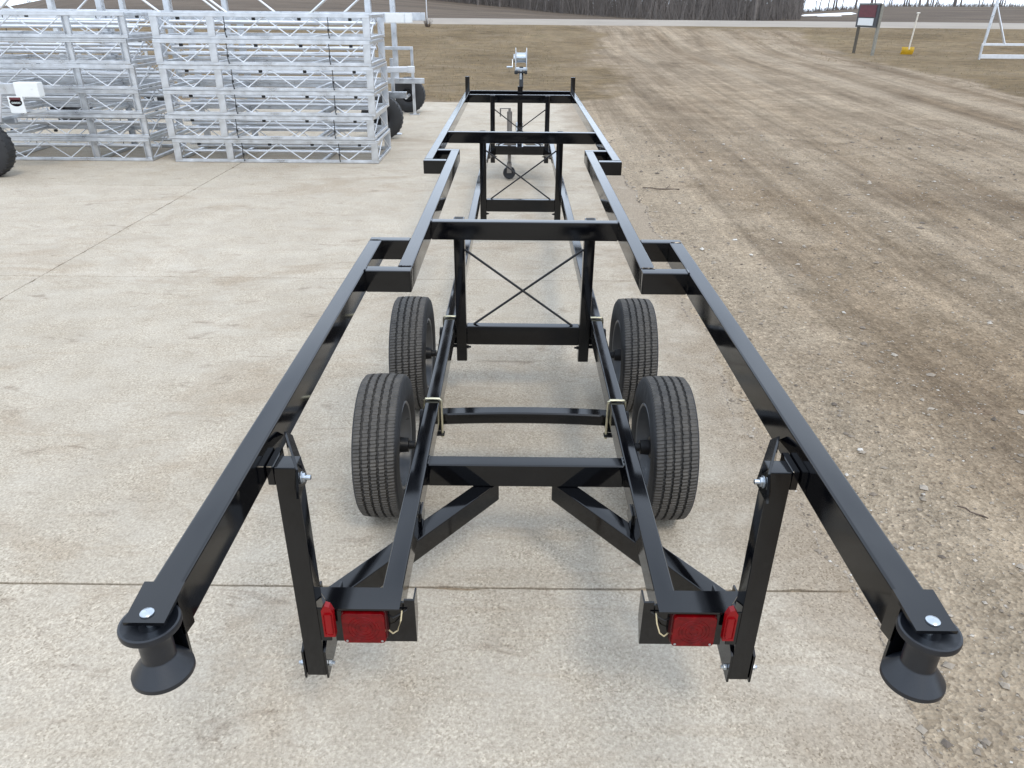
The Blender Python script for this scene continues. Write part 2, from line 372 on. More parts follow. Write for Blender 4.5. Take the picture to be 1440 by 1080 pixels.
def fbm(x, y, seed=0, o=4):
    s = 0; a = .5
    for k in range(o): s = s+a*vnoise(x*2**k, y*2**k, seed+k*17); a *= .5
    return s/(1-.5**o)
def sstep(a, b, x):
    t = np.clip((x-a)/(b-a), 0, 1); return t*t*(3-2*t)

# ------------------------------------------------------------------ terrain
TT = [-3, -.64, -.54, -.35, -.2, -.05, .04, .13, .2, .3, .37, .45, .7, 3]
TZ = [-.3, -.2, 4.0, 5.2, 4.6, 2.6, 1.65, .95, .7, .9, 1.7, 2.55, 2.8, 2.8]
def edge_x(y):
    return 1.30+.26*(fbm(y*.9, y*0+3.3, 5)-.5)+.16*(fbm(y*4, y*0+1.3, 9)-.5)+.05*(fbm(y*15, y*0+2.3, 19)-.5)+.12*sstep(5.5, 8, y)-.06*sstep(2, 4, y)*(1-sstep(4, 6, y))
def height(x, y):
    x = np.asarray(x, float); y = np.asarray(y, float)
    z = .78*sstep(38, 62, y)+.27*sstep(62, 70, y)-.45*sstep(70.5, 75, y)
    t = x/np.maximum(y, 1)
    zt = np.interp(t, TT, TZ)
    far = sstep(74, 150, y); z = z*(1-far)+zt*far
    z = z-sstep(178, 320, y)*(zt+9)
    # loose dirt of the drive, lapping over the slab edge
    e = edge_x(y)
    d = x-e
    loose = -.018+.0225*sstep(-.25, .08, d)+.022*sstep(0, .7, d)
    rough = (fbm(x*2.2, y*2.2, 21, 5)-.5)*.03*sstep(-.1, .5, d)+(fbm(x*14, y*14, 31, 3)-.5)*.012*sstep(-.1, .2, d)
    rut = 0
    for xc, wd, dp in RUTS:
        xx = xc+.12*np.sin(y*.11+xc)
        rut = rut-dp*np.exp(-((drive_u(x, y)-xx)/wd)**2)*(.5+fbm(x*.6, y*.25, 77, 2))
    near = (1-sstep(30, 50, y))
    dirt = loose+(fbm(x*7, y*7, 51, 3)-.5)*.014*sstep(-.15, .05, d)*(1-sstep(.3, .8, d))+(rough+rut*sstep(.4, 1.5, d))*near
    pad = (y < 18.3) & (x > -15)
    # beyond the pad the ground comes level with it
    b = sstep(17.9, 18.4, y)
    left = -.014*(1-b)+(.004+(fbm(x*1.2, y*1.2, 41, 4)-.5)*.06)*b
    local = np.where(d > -.3, np.maximum(dirt, -.014*(1-b)+left*b), left)
    return z+local*(1-sstep(50, 60, y))
RUTS = [(2.75, .2, .022), (3.55, .22, .02), (4.6, .25, .022), (5.5, .22, .02), (7.0, .25, .03), (8.6, .3, .028), (10.15, .22, .075)]
def drive_u(x, y): return x/(1+.0145*np.maximum(y-6, 0))
def grid_axis(segs):
    a = []
    for lo, hi, st in segs: a.append(np.arange(lo, hi-1e-6, st))
    a.append(np.array([segs[-1][1]])); return np.concatenate(a)
def build_ground():
    xs = grid_axis([(-3000, -400, 260), (-400, -100, 15), (-100, -20, 2.5), (-20, .95, .7), (.95, 6, .045), (6, 14.5, .12), (14.5, 40, .8), (40, 130, 2.5), (130, 400, 15), (400, 3000, 260)])
    ys = grid_axis([(-60, -2, 4), (-2, 1, .2), (1, 9, .045), (9, 20, .1), (20, 50, .35), (50, 78, .7), (78, 200, 3), (200, 400, 12), (400, 3200, 200)])
    X, Y = np.meshgrid(xs, ys); Z = height(X, Y)
    nx, ny = len(xs), len(ys)
    co = np.stack([X, Y, Z], -1).reshape(-1, 3)
    i = np.arange(nx*ny).reshape(ny, nx)
    q = np.stack([i[:-1, :-1], i[:-1, 1:], i[1:, 1:], i[1:, :-1]], -1).reshape(-1, 4)
    me = bpy.data.meshes.new('ground')
    me.vertices.add(len(co)); me.vertices.foreach_set('co', co.ravel())
    me.loops.add(q.size); me.loops.foreach_set('vertex_index', q.ravel().astype(np.int32))
    me.polygons.add(len(q)); me.polygons.foreach_set('loop_start', np.arange(0, q.size, 4, dtype=np.int32))
    me.update(calc_edges=True); me.shade_smooth(); me.materials.append(GROUND)
    x, y = X.ravel(), Y.ravel()
    nb = fbm(x*.25, y*.12, 61, 4)-.5
    u = drive_u(x, y)
    g = np.maximum((1-sstep(.9, 3.3, u+nb*4.2+(fbm(x*1.1, y*.8, 67, 3)-.5)*1.2))*sstep(17.9, 19.5, y), sstep(10.2, 11.8, u+nb*2.4))
    g = np.maximum(g, sstep(50, 60, y+nb*8)*(1-np.exp(-((x-7)/5)**2))*.9)
    tr = np.zeros_like(x)
    for xc, wd, dp in RUTS:
        xx = xc+.12*np.sin(y*.11+xc)
        tr = np.maximum(tr, np.exp(-((u-xx)/(wd*1.2))**2)*np.clip(fbm(x*.5, y*.12, 91, 3)*2-.6, 0, 1))
    tr = np.maximum(tr, 1.0*np.exp(-((u-10.15-.12*np.sin(y*.11+10.15))/.2)**2)*sstep(12, 18, y))
    blot = np.clip((fbm(x*.62, y*.36, 121, 4)-.47)*4, 0, 1)*sstep(1.9, 2.9, x)*(1-sstep(9, 16, y)*.55)*(1-sstep(5, 9, x)*.5)
    tr = np.clip(np.maximum(tr, blot), 0, 1)
    pale = (1-sstep(.35, 1.1, x-edge_x(y)+(fbm(x*1.4, y*1.4, 131, 4)-.5)*1.2))*(1-sstep(12, 17, y))*.85
    for xc, wd in ((3.85, .16), (5.9, .2), (7.8, .3), (9.2, .25)):
        pale = np.maximum(pale, .8*np.exp(-((u-xc)/wd)**2)*np.clip(fbm(x*.4, y*.1, 141, 3)*2-.4, 0, 1)*sstep(5, 10, y))
    f = sstep(71, 76, y)
    for nm, v in (('grass', g), ('track', tr), ('field', f), ('drive_u', u), ('pale', np.clip(pale, 0, 1))):
        a = me.attributes.new(nm, 'FLOAT', 'POINT'); a.data.foreach_set('value', v.astype(np.float32))
    o = link('ground', me); tag(o, kind='structure')
build_ground()

def build_pad():
    pad = tag(empty('concrete_pad', (-6, 9, 0)), kind='structure')
    jx = [1.62, -3.95, -9.2, -14.45]; jy = [-1.45, 2.16, 5.755, 9.17, 12.75, 16.2, 18.25]
    g = .0035
    for i in range(3):
        for j in range(6):
            x1, x0 = jx[i]-(0 if i == 0 else g), jx[i+1]+g; y0, y1 = jy[j]+g, jy[j+1]-g
            bm = bmesh.new(); zt = random.uniform(-.0015, .001); ring = []
            for (ax, ay), (bx, by) in (((x0, y0), (x1, y0)), ((x1, y0), (x1, y1)), ((x1, y1), (x0, y1)), ((x0, y1), (x0, y0))):
                k = max(2, int(math.hypot(bx-ax, by-ay)/.07)); nx_, ny_ = -(by-ay), bx-ax; q = math.hypot(nx_, ny_)
                for e_ in range(k):
                    f_ = e_/k; wv = random.uniform(0, .0025)+(random.uniform(.004, .014) if random.random() < .04 and 0 < e_ < k-1 else 0)
                    ring.append((ax+(bx-ax)*f_+nx_/q*wv, ay+(by-ay)*f_+ny_/q*wv))
            cx_, cy_ = (x0+x1)/2, (y0+y1)/2
            top = [bm.verts.new((x, y, zt-.0025)) for x, y in ring]; bot = [bm.verts.new((x, y, -.12)) for x, y in ring]
            inn = [bm.verts.new((x-.004*math.copysign(1, x-cx_), y-.004*math.copysign(1, y-cy_), zt)) for x, y in ring]
            bm.faces.new(inn); n_ = len(ring)
            for e_ in range(n_):
                g_ = (e_+1) % n_
                bm.faces.new((top[e_], top[g_], inn[g_], inn[e_])); bm.faces.new((bot[e_], bot[g_], top[g_], top[e_]))
            link('slab', mesh(bm, 'slab', CONC), pad, (6, -9, 0))
build_pad()

def build_road():
    xs = np.linspace(-260, 320, 117); rows = [61.8, 62.6, 64, 66, 68, 69.4, 70.2]; crown = [-.06, .02, .05, .08, .06, .03, -.06]
    vs, fs = [], []
    for j, yy in enumerate(rows):
        zz = height(xs, np.full_like(xs, yy))+crown[j]+.02
        wob = (fbm(xs*.15, xs*0+j, 71, 3)-.5)*(.7 if j in (0, 6) else 0)
        for a, b, c in zip(xs, yy+wob, zz): vs.append((a, b, c))
    n = len(xs)
    for j in range(len(rows)-1):
        for i in range(n-1): fs.append((j*n+i, j*n+i+1, (j+1)*n+i+1, (j+1)*n+i))
    me = bpy.data.meshes.new('road'); me.from_pydata(vs, [], fs); me.materials.append(ROAD); me.shade_smooth()
    tag(link('road', me), kind='structure')
build_road()

def build_snow():
    bm = bmesh.new(); c = []
    for k in range(28):
        a = 2*PI*k/28; r = 1+.35*math.sin(3*a+1)+.2*math.sin(7*a)
        x, y = 43.5+2.6*r*math.cos(a)+(1.2 if math.cos(a) > .6 else 0), 116+4.5*r*math.sin(a)
        c.append((x, y))
    z = height(np.array([p[0] for p in c]), np.array([p[1] for p in c]))
    ring = [bm.verts.new((x, y, zz-.05)) for (x, y), zz in zip(c, z)]
    ctr = Vector((43.5, 116, 0)); inn = []
    for (x, y) in c:
        xx, yy = 43.5+(x-43.5)*.8, 116+(y-116)*.8
        inn.append(bm.verts.new((xx, yy, float(height(xx, yy))+.16)))
    m = bm.verts.new((43.5, 116, float(height(43.5, 116))+.22))
    for k in range(28):
        q = (k+1) % 28
        bm.faces.new((ring[k], ring[q], inn[q], inn[k])); bm.faces.new((inn[k], inn[q], m))
    tag(link('snow_patch', mesh(bm, 'snow_patch', SNOW)), kind='structure')
build_snow()

# loose stuff on the ground -------------------------------------------------
def build_gravel():
    N1 = 24000
    u = np.random.rand(N1); y = .8+14*u**1.8; d = np.random.rand(N1)
    e = edge_x(y); x = e-.04+np.abs(np.random.randn(N1))*.35*(np.random.rand(N1) < .25)+d**1.0*(1.2+y*.62)*(np.random.rand(N1) < .93)
    s = .003+.006*np.random.rand(N1)**3+.016*(np.random.rand(N1) < .05)*np.random.rand(N1)
    s *= np.clip(.8+y*.06, .8, 1.7)
    # a few strays on the slab
    k = 260; x[:k] = np.random.uniform(-3.5, 1.2, k); y[:k] = np.random.uniform(1, 12, k); s[:k] = np.random.uniform(.0015, .004, k)
    z = height(x, y); z[:k] = 0; 
    z = np.maximum(z, np.where((x < 1.6) & (y < 18.2), 0, -9))
    base = np.array([(1, 0, 0), (0, 1, 0), (-1, 0, 0), (0, -1, 0), (0, 0, 1), (0, 0, -1)], float)
    fc = np.array([(0, 1, 4), (1, 2, 4), (2, 3, 4), (3, 0, 4), (1, 0, 5), (2, 1, 5), (3, 2, 5), (0, 3, 5)])
    an = np.random.rand(N1)*6.28; sc = np.stack([s*np.random.uniform(.7, 1.5, N1), s*np.random.uniform(.7, 1.3, N1), s*np.random.uniform(.35, .8, N1)], -1)
    v = base[None]*sc[:, None]*np.random.uniform(.7, 1.2, (N1, 6, 1))
    ca, sa = np.cos(an)[:, None], np.sin(an)[:, None]
    V = np.stack([v[..., 0]*ca-v[..., 1]*sa+x[:, None], v[..., 0]*sa+v[..., 1]*ca+y[:, None], v[..., 2]+z[:, None]+.2*s[:, None]], -1).reshape(-1, 3)
    F = (fc[None]+(np.arange(N1)*6)[:, None, None]).reshape(-1, 3)
    me = bpy.data.meshes.new('gravel'); me.from_pydata(V.tolist(), [], F.tolist()); me.materials.append(STONE)
    tag(link('gravel', me), kind='stuff')
build_gravel()
def build_grass():
    n = 17000
    y = 18.6+42*np.random.rand(n)**1.3
    left = np.random.rand(n) < .55
    x = np.where(left, 1.6-np.random.rand(n)**1.2*22, 13.2+np.random.rand(n)*24)
    keep = fbm(x*.5, y*.5, 13, 3) > .36
    x, y = x[keep], y[keep]; n = len(x); z = height(x, y)
    V, F = [], []
    h = .03+.07*np.random.rand(n)**2; a = np.random.rand(n)*6.28; lean = np.random.rand(n)*.09
    wd = .004+.006*np.random.rand(n)*(y/25)
    for i in range(n):
        ca, sa = math.cos(a[i]), math.sin(a[i])
        for q in range(2):
            ox, oy = (random.uniform(-.04, .04), random.uniform(-.04, .04)); k = len(V)
            l = lean[i]*(1 if q else -.8)
            V += [(x[i]+ox-ca*wd[i], y[i]+oy-sa*wd[i], z[i]-.01), (x[i]+ox+ca*wd[i], y[i]+oy+sa*wd[i], z[i]-.01), (x[i]+ox+sa*l+ca*.01, y[i]+oy+ca*l, z[i]+h[i])]
            F.append((k, k+1, k+2))
    me = bpy.data.meshes.new('dead_grass'); me.from_pydata(V, [], F); me.materials.append(STRAW)
    tag(link('dead_grass', me), kind='stuff')
build_grass()
def build_twigs():
    data = [((1.98, 2.62), .12, -.7, 'thin brown twig lying on the gravel to the right of the near right rail'),
            ((7.9, 10.6), .34, -.35, 'short dark stick lying far out on the dirt drive at right'),
            ((1.75, 9.1), .46, -.1, 'long dark stick lying on the dirt beside the front right rail'),
            ((6.3, 13.3), .25, 1.2, 'crooked dark twig lying on the pale wheel tracks')]
    for (x, y), ln, a, lab in data:
        bm = bmesh.new(); z = float(height(x, y)); pts = []
        for k in range(6):
            s = (k/5-.5)*ln
            pts.append((x+s*math.cos(a)+.06*ln*math.sin(k*2.1), y+s*math.sin(a)+.06*ln*math.cos(k*1.7), z+.012+.006*math.sin(k*1.3)))
        bmpath(bm, pts, .002+.012*ln, 6)
        if ln > .15: bmpath(bm, [pts[3], (pts[3][0]+.05, pts[3][1]+.06, z+.03), (pts[3][0]+.07, pts[3][1]+.1, z+.04)], .004, 5)
        tag(link('twig', mesh(bm, 'twig', TWIGM)), lab, 'twig', 'twigs lying on the dirt drive')
build_twigs()

# ------------------------------------------------------------------ wheels
def tyre_prof(R, hw, rr, grooves=(-.049, -.0165, .0165, .049), tw=None):
    tw = tw or hw*.84
    p = []
    def side(s):
        return [(s*hw*.80, rr-.006), (s*hw*.86, rr+.004), (s*hw*.93, rr+.02), (s*hw*1.0, rr+(R-rr)*.42), (s*hw*.985, rr+(R-rr)*.62), (s*hw*.955, rr+(R-rr)*.80), (s*hw*.935, R-.016), (s*tw*1.045, R-.0125), (s*tw*1.005, R-.005)]
    p += side(-1)
    wg = .0050
    for g in grooves:
        cr = lambda x: R-.004*(abs(x)/tw)**2
        p += [(g-wg*1.15, cr(g)), (g-wg*.75, R-.010), (g+wg*.75, R-.010), (g+wg*1.15, cr(g))]
    p += side(1)[::-1]
    return p
def tyre_mesh(R=.31, hw=.094, rr=.186, n=180):
    prof = tyre_prof(R, hw, rr); bm = bmesh.new()
    i0 = 9; i1 = 9+16
    def wob(i, a):
        if i0 <= i < i1: return .0017*(1 if math.sin(a*58) > 0 else -1)*abs(math.sin(a*58))**.5 if True else 0
        return 0
    bmlathe(bm, prof, n, 'X', wob=wob)
    return mesh(bm, 'tyre', TYRE, angle=50)
def rim_mesh(rr=.186, hw=.094):
    """steel rim; disc sits near the outer face (x>0 is outboard)"""
    bm = bmesh.new()
    bmlathe(bm, [(-hw*.86, rr+.007), (-hw*.90, rr+.002), (-hw*.86, rr-.006), (-hw*.55, rr-.012), (-hw*.30, rr-.022), (.02, rr-.024), (hw*.5, rr-.014), (hw*.84, rr-.006), (hw*.9, rr+.002), (hw*.86, rr+.007)], 56)
    bmlathe(bm, [(.028, rr-.023), (.022, rr-.045), (.038, rr-.075), (.045, .07), (.030, .055), (.030, .0005)], 56)
    bmlathe(bm, [(.022, rr-.023), (.016, rr-.045), (.032, rr-.075), (.039, .07), (.024, .055), (.024, .0005)], 56)
    return mesh(bm, 'rim', RIM)

# ------------------------------------------------------------------ trailer
TR = empty('boat_trailer', (0, 5.5, 0), 0, 'long black tandem axle boat trailer frame standing empty on the concrete', 'trailer')
T = Part(TR)
ZU, ZUB = 1.04, .945            # upper rails
ZL, ZLB = .485, .39             # lower rails
for s in (-1, 1):
    # upper rails
    for y0, y1, xo, xi in ((1.006, 3.30, .722, .662), (2.925, 5.69, .535, .473), (5.33, 10.0, .697, .637)):
        T('upper_rail', lambda b: bmbox(b, s*xi, s*xo, y0, y1, ZUB, ZU, .006, 3), BLACK)
    # the stepped joints between them
    T('step_bar', lambda b: bmbox(b, s*.4735, s*.6615, 2.862, 2.9245, ZUB+.001, ZU-.001, .005, 2), BLACK)
    T('step_bar', lambda b: bmbox(b, s*.5355, s*.722, 3.3005, 3.355, ZUB+.001, ZU-.001, .005, 2), BLACK)
    T('step_bar', lambda b: bmbox(b, s*.5355, s*.697, 5.27, 5.3295, ZUB+.001, ZU-.001, .005, 2), BLACK)
    T('step_bar', lambda b: bmbox(b, s*.473, s*.6365, 5.6905, 5.75, ZUB+.001, ZU-.001, .005, 2), BLACK)
    # lower rails
    T('lower_rail', lambda b: bmbox(b, s*.368, s*.429, 1.56, 9.75, ZLB, ZL, .007, 3), BLACK)
    # posts of the three cross frames
    for yp in (3.70, 6.66, 9.55):
        T('cross_frame_post', lambda b: (bmbar(b, (s*.338, yp+.03, .235), (s*.338, yp+.03, 1.034), .057, .057, (0, 1, 0), .004)), BLACK)
        T('tube_shade_plate', lambda b: bmbox(b, s*.316, s*.360, yp+.008, yp+.052, 1.030, 1.0355, 0), STRAP_AND_SHADE)  # dark plate on the solid post, painting the shade inside a hollow tube
        for zz in (.31, .43):
            T('bolt', lambda b: (bmrod(b, (s*.300, yp+.03, zz), (s*.312, yp+.03, zz), .010, 6), bmrod(b, (s*.288, yp+.03, zz), (s*.30, yp+.03, zz), .006, 8)), CAST)
    # front uprights
    T('front_upright', lambda b: bmbar(b, (s*.667, 9.98, ZU-.02), (s*.667, 9.98, 1.215), .055, .055, (0, 1, 0), .004), BLACK)
# beams across
for y, xi in ((3.64, .4725), (6.60, .6365), (9.62, .6365)):
    T('cross_beam', lambda b: bmbox(b, -xi, xi, y, y+.058, ZUB-.001, ZU-.002, .005, 2), BLACK)
T('cross_beam', lambda b: bmbox(b, -.6365, .6365, 9.95, 10.0, .965, ZU+.012, .005, 2), BLACK)
for yp in (3.70, 6.66, 9.55):
    T('lower_cross_beam', lambda b: bmbox(b, -.309, .309, yp+.002, yp+.058, .335, .445, .005, 2), BLACK)
    for s in (-1, 1):
        T('brace_rod', lambda b: bmrod(b, (s*.31, yp+.03+.008*s, .87), (-s*.27, yp+.03+.008*s, .445), .0065, 8), CAST)
T('lower_cross_beam', lambda b: bmbox(b, -.3675, .3675, 2.285, 2.348, .385, .482, .006, 3), BLACK)
# diagonal outriggers under the rear of the lower rails
for s in (-1, 1):
    T('diagonal_brace', lambda b: bmbar(b, (s*.125, 2.335, .344), (s*.637, 1.672, .344), .064, .082, (0, 0, 1), .005), BLACK)
    T('gusset', lambda b: bmplate(b, [(2.03, .39), (2.12, .39), (2.09, .455), (2.03, .45)], 'X', s*.3665, s*.3605), BLACK)
    # strut up to the rear rail
    st = T('rear_strut', lambda b: bmbar(b, (s*.613, 1.535, .262), (s*.613, 1.535, .985), .056, .058, (0, 1, 0), .004), BLACK)
    for xx in (.581, .645):
        T('strut_bracket', lambda b: bmplate(b, [(1.503, .256), (1.75, .30), (1.75, .40), (1.60, .42), (1.503, .36)], 'X', s*(xx-.003), s*(xx+.003)), BLACK)
    def ear(b):
        q = [(.5765, 1.475, .915), (.5765, 1.565, .915), (.6475, 1.70, .962), (.6475, 1.655, 1.0), (.5765, 1.50, .985)]
        A = [b.verts.new((s*x, y, z)) for x, y, z in q]; B = [b.verts.new((s*(x+.006), y, z)) for x, y, z in q]
        b.faces.new(A); b.faces.new(B[::-1])
        for k in range(5): b.faces.new((A[k], A[(k+1) % 5], B[(k+1) % 5], B[k]))
    T('strut_ear', ear, BLACK)
    T('strut_bridge', lambda b: bmbox(b, s*.6415, s*.6605, 1.51, 1.60, .93, .986, .002, 1), BLACK)
    bo = T('bolt', lambda b: (bmrod(b, (s*.576, 1.515, .952), (s*.566, 1.515, .952), .013, 6), bmrod(b, (s*.570, 1.515, .952), (s*.553, 1.515, .952), .0065, 10), bmrod(b, (s*.5755, 1.515, .952), (s*.5735, 1.515, .952), .016, 16)), ZINC)
    for side in (-1, 1):
        xx = .613+side*.036
        T('bolt', lambda b: (bmrod(b, (s*xx, 1.52, .30), (s*(xx+side*.009), 1.52, .30), .009, 6), bmrod(b, (s*xx, 1.52, .30), (s*(xx+side*.016), 1.52, .30), .005, 8)), ZINC)
    # tail light bracket: hood over a back plate
    T('light_hood', lambda b: bmplate(b, [(s*.36, 1.515), (s*.36, 1.60), (s*.607, 1.60), (s*.583, 1.566), (s*.545, 1.515)], 'Z', .508, .514), BLACK)
    T('light_back_plate', lambda b: bmplate(b, [(s*.322, .358), (s*.322, .516), (s*.352, .516), (s*.352, .5075), (s*.556, .5075), (s*.556, .358)], 'Y', 1.548, 1.555), BLACK)
    T('light_side_plate', lambda b: bmplate(b, [(1.5555, .358), (1.5555, .516), (1.60, .516), (1.60, .42)], 'X', s*.322, s*.327), BLACK)
    def rrect(b, x0, x1, z0, z1, y0, y1, r):
        pts = []
        for cx, cz, a0 in ((x1-r, z1-r, 0), (x0+r, z1-r, 90), (x0+r, z0+r, 180), (x1-r, z0+r, 270)):
            for k in range(7):
                a = math.radians(a0+15*k); pts.append((s*(cx+r*math.cos(a)), cz+r*math.sin(a)))
        ctr = (s*(x0+x1)/2, (z0+z1)/2)
        sh = lambda f: [(ctr[0]+(x-ctr[0])*f, ctr[1]+(z-ctr[1])*f) for x, z in pts]
        R_ = [[b.verts.new((x, yy, z)) for x, z in sh(f)] for yy, f in ((y1, 1), (y0+.004, 1), (y0+.001, .985), (y0, .95))]
        n = len(pts)
        for A, B in zip(R_, R_[1:]):
            for k in range(n): b.faces.new((A[k], A[(k+1) % n], B[(k+1) % n], B[k]))
        b.faces.new(R_[-1]); b.faces.new(R_[0][::-1])
    tl = T('tail_light', lambda b: rrect(b, .40, .527, .386, .503, 1.524, 1.5475, .014), REDH)
    T('lens', lambda b: rrect(b, .403, .524, .389, .500, 1.510, 1.5238, .013), RED, tl)
    def lens_ribs(b):
        for q in (.012, .024, .034, .043):
            w = .0013
            bmlathe(b, [(1.5104, q+w), (1.5088, q+w*.4), (1.5088, q-w*.4), (1.5104, q-w)], 40, 'Y', (s*.4635, 0, .445))
    T('lens_rib', lens_ribs, RED, tl)
    for xx in (.414, .513):
        T('screw', lambda b: bmrod(b, (s*xx, 1.5115, .3985), (s*xx, 1.509, .3985), .0035, 10), ZINC, tl)
    T('marker_light', lambda b: (bmplate(b, [(s*.538, .435), (s*.569, .435), (s*.569, .532), (s*.558, .549), (s*.546, .544), (s*.538, .524)], 'Y', 1.4883, 1.508), bmbox(b, s*.5415, s*.5635, 1.485, 1.4885, .445, .522, .005, 2)), REDB)
    T('marker_bracket', lambda b: bmplate(b, [(s*.5565, .40), (s*.5855, .40), (s*.5855, .52), (s*.5565, .52)], 'Y', 1.509, 1.514), BLACK)
    T('wire', lambda b: bmpath(b, [(s*.398, 1.535, .415), (s*.385, 1.525, .413), (s*.370, 1.520, .43), (s*.360, 1.525, .462), (s*.357, 1.535, .49)], .0022, 6), WIRE)
    T('wire', lambda b: bmpath(b, [(s*.398, 1.540, .47), (s*.382, 1.53, .468), (s*.366, 1.535, .475), (s*.345, 1.545, .485)], .0025, 6), CAST)
    # roller bracket and roller at the rear end of the rail
    T('roller_bracket', lambda b: (bmplate(b, [(s*.730, 1.035), (s*.655, 1.035), (s*.650, .933), (s*.722, .933)], 'Z', ZU+.001, ZU+.008),
                                  bmplate(b, [(s*.657, ZU), (s*.657, .895), (s*.666, .868), (s*.684, .858), (s*.702, .858), (s*.718, .868), (s*.727, .895), (s*.727, ZU)], 'Y', .998, 1.005),
                                  bmplate(b, [(1.035, ZU), (.998, ZU), (.998, .955), (1.035, .948)], 'X', s*.6555, s*.6605), bmplate(b, [(1.035, ZU), (.998, ZU), (.998, .955), (1.035, .948)], 'X', s*.7235, s*.7285)), BLACK)
    yr = .955
    xr = .689
    T('roller', lambda b: bmlathe(b, [(1.0207, 0.0010), (1.0207, 0.0191), (1.0216, 0.0210), (1.0272, 0.0401), (1.0309, 0.0478), (1.0300, 0.0516), (1.0253, 0.0530), (1.0188, 0.0525), (1.0114, 0.0439), (1.0049, 0.0325), (0.9984, 0.0301), (0.9835, 0.0291), (0.9500, 0.0291), (0.9485, 0.0294), (0.9460, 0.0308), (0.9150, 0.0540), (0.9135, 0.0545), (0.9062, 0.0547), (0.9040, 0.0530), (0.9040, 0.0010)], 56, 'Z', (s*xr, yr, 0)), RUBROLL, angle=28)
    T('roller_bolt', lambda b: (bmlathe(b, [(ZU+.008, .012), (ZU+.0105, .0122), (ZU+.0135, .009), (ZU+.0145, .0005)], 24, 'Z', (s*xr, yr, 0)), bmrod(b, (s*xr, yr, .88), (s*xr, yr, ZU+.008), .007, 10)), ZINC)
# weld beads where bars meet
def weld(p0, p1):
    p0, p1 = Vector(p0), Vector(p1); n = max(4, int((p1-p0).length/.006))
    def bd(b):
        pts = [p0.lerp(p1, k/n)+Vector((random.uniform(-.0006, .0006),)*3) for k in range(n+1)]
        bmpath(b, pts, .0036, 6)
    T('weld_bead', bd, BLACK)
for s in (-1, 1):
    weld((s*.3675, 2.2845, .392), (s*.3675, 2.2845, .476)); weld((s*.365, 2.288, .4825), (s*.365, 2.345, .4825))
    weld((s*.472, 3.6395, .952), (s*.472, 3.6395, 1.03)); weld((s*.470, 3.643, 1.0385), (s*.470, 3.695, 1.0385))
    weld((s*.480, 2.9245, 1.0395), (s*.532, 2.9245, 1.0395)); weld((s*.662, 2.868, 1.0395), (s*.662, 2.92, 1.0395)); weld((s*.6615, 2.8615, .952), (s*.6615, 2.8615, 1.032))
    weld((s*.307, 3.7015, .342), (s*.307, 3.7015, .44))
    weld((s*.668, 3.3, 1.0395), (s*.716, 3.3, 1.0395))
# axles, arms and wheels
TM, RM = tyre_mesh(), rim_mesh()
_b = bmesh.new(); bmrod(_b, (0, 0, 0), (.02, 0, 0), .011, 6); NUT = mesh(_b, 'wheel_nut', CAST)
for ya in (2.702, 3.648):
    yb = ya+.155
    def beam(b):
        pts = 9
        for k in range(pts):
            pass
        n = 10; prev = None
        for k in range(n+1):
            x = -.43+.86*k/n; zc = .358+.014*(1-(x/.43)**2)
            ring = [b.verts.new((x, yb+dy*.031, zc+dz*.028)) for dy, dz in ((-1, -.8), (-.8, -1), (.8, -1), (1, -.8), (1, .8), (.8, 1), (-.8, 1), (-1, .8))]
            if prev:
                for q in range(8): b.faces.new((prev[q], prev[(q+1) % 8], ring[(q+1) % 8], ring[q]))
            else: b.faces.new(ring)
            prev = ring
        b.faces.new(prev)
    T('axle_beam', beam, BLACK)
    for s in (-1, 1):
        T('axle_arm', lambda b: (bmbar(b, (s*.452, yb+.02, .352), (s*.452, ya-.02, .312), .024, .06, (0, 0, 1), .006), bmrod(b, (s*.43, yb, .356), (s*.466, yb, .356), .038, 20)), CAST)
        T('axle_mount', lambda b: bmbox(b, s*.362, s*.436, yb-.06, yb+.06, .322, .329, .001, 1), CAST)
        T('u_bolt', lambda b: bmpath(b, [(s*.3615, yb-.075, .30)]+[(s*.3615, yb-.075, .47), (s*.3625, yb-.075, .485), (s*.368, yb-.075, .4915), (s*.398, yb-.075, .4925), (s*.429, yb-.075, .4915), (s*.4345, yb-.075, .485), (s*.4355, yb-.075, .47), (s*.4355, yb-.075, .30)], .0058, 8), YZINC)
        T('u_bolt_plate', lambda b: bmbox(b, s*.352, s*.445, yb-.092, yb-.058, .314, .321, .001, 1), CAST)
        wl = bpy.data.objects.new('wheel', None); COL.objects.link(wl); wl.parent = TR
        wl.location = (s*.598, ya-5.5, .3065); wl.rotation_euler = (random.uniform(0, 6), 0, 0 if s > 0 else PI)
        link('tyre', TM, wl); link('rim', RM, wl)
        bm = bmesh.new()
        bmlathe(bm, [(-.125, .001), (-.125, .017), (-.10, .019), (-.098, .030), (-.06, .034), (-.055, .048), (-.04, .052), (.026, .05), (.03, .035), (.06, .034), (.065, .02), (.065, .001)], 28)
        link('hub', mesh(bm, 'hub', CAST), wl)
        for k in range(5):
            a = 2*PI*k/5
            link('wheel_nut', NUT, wl, (.03, .055*math.cos(a), .055*math.sin(a)))
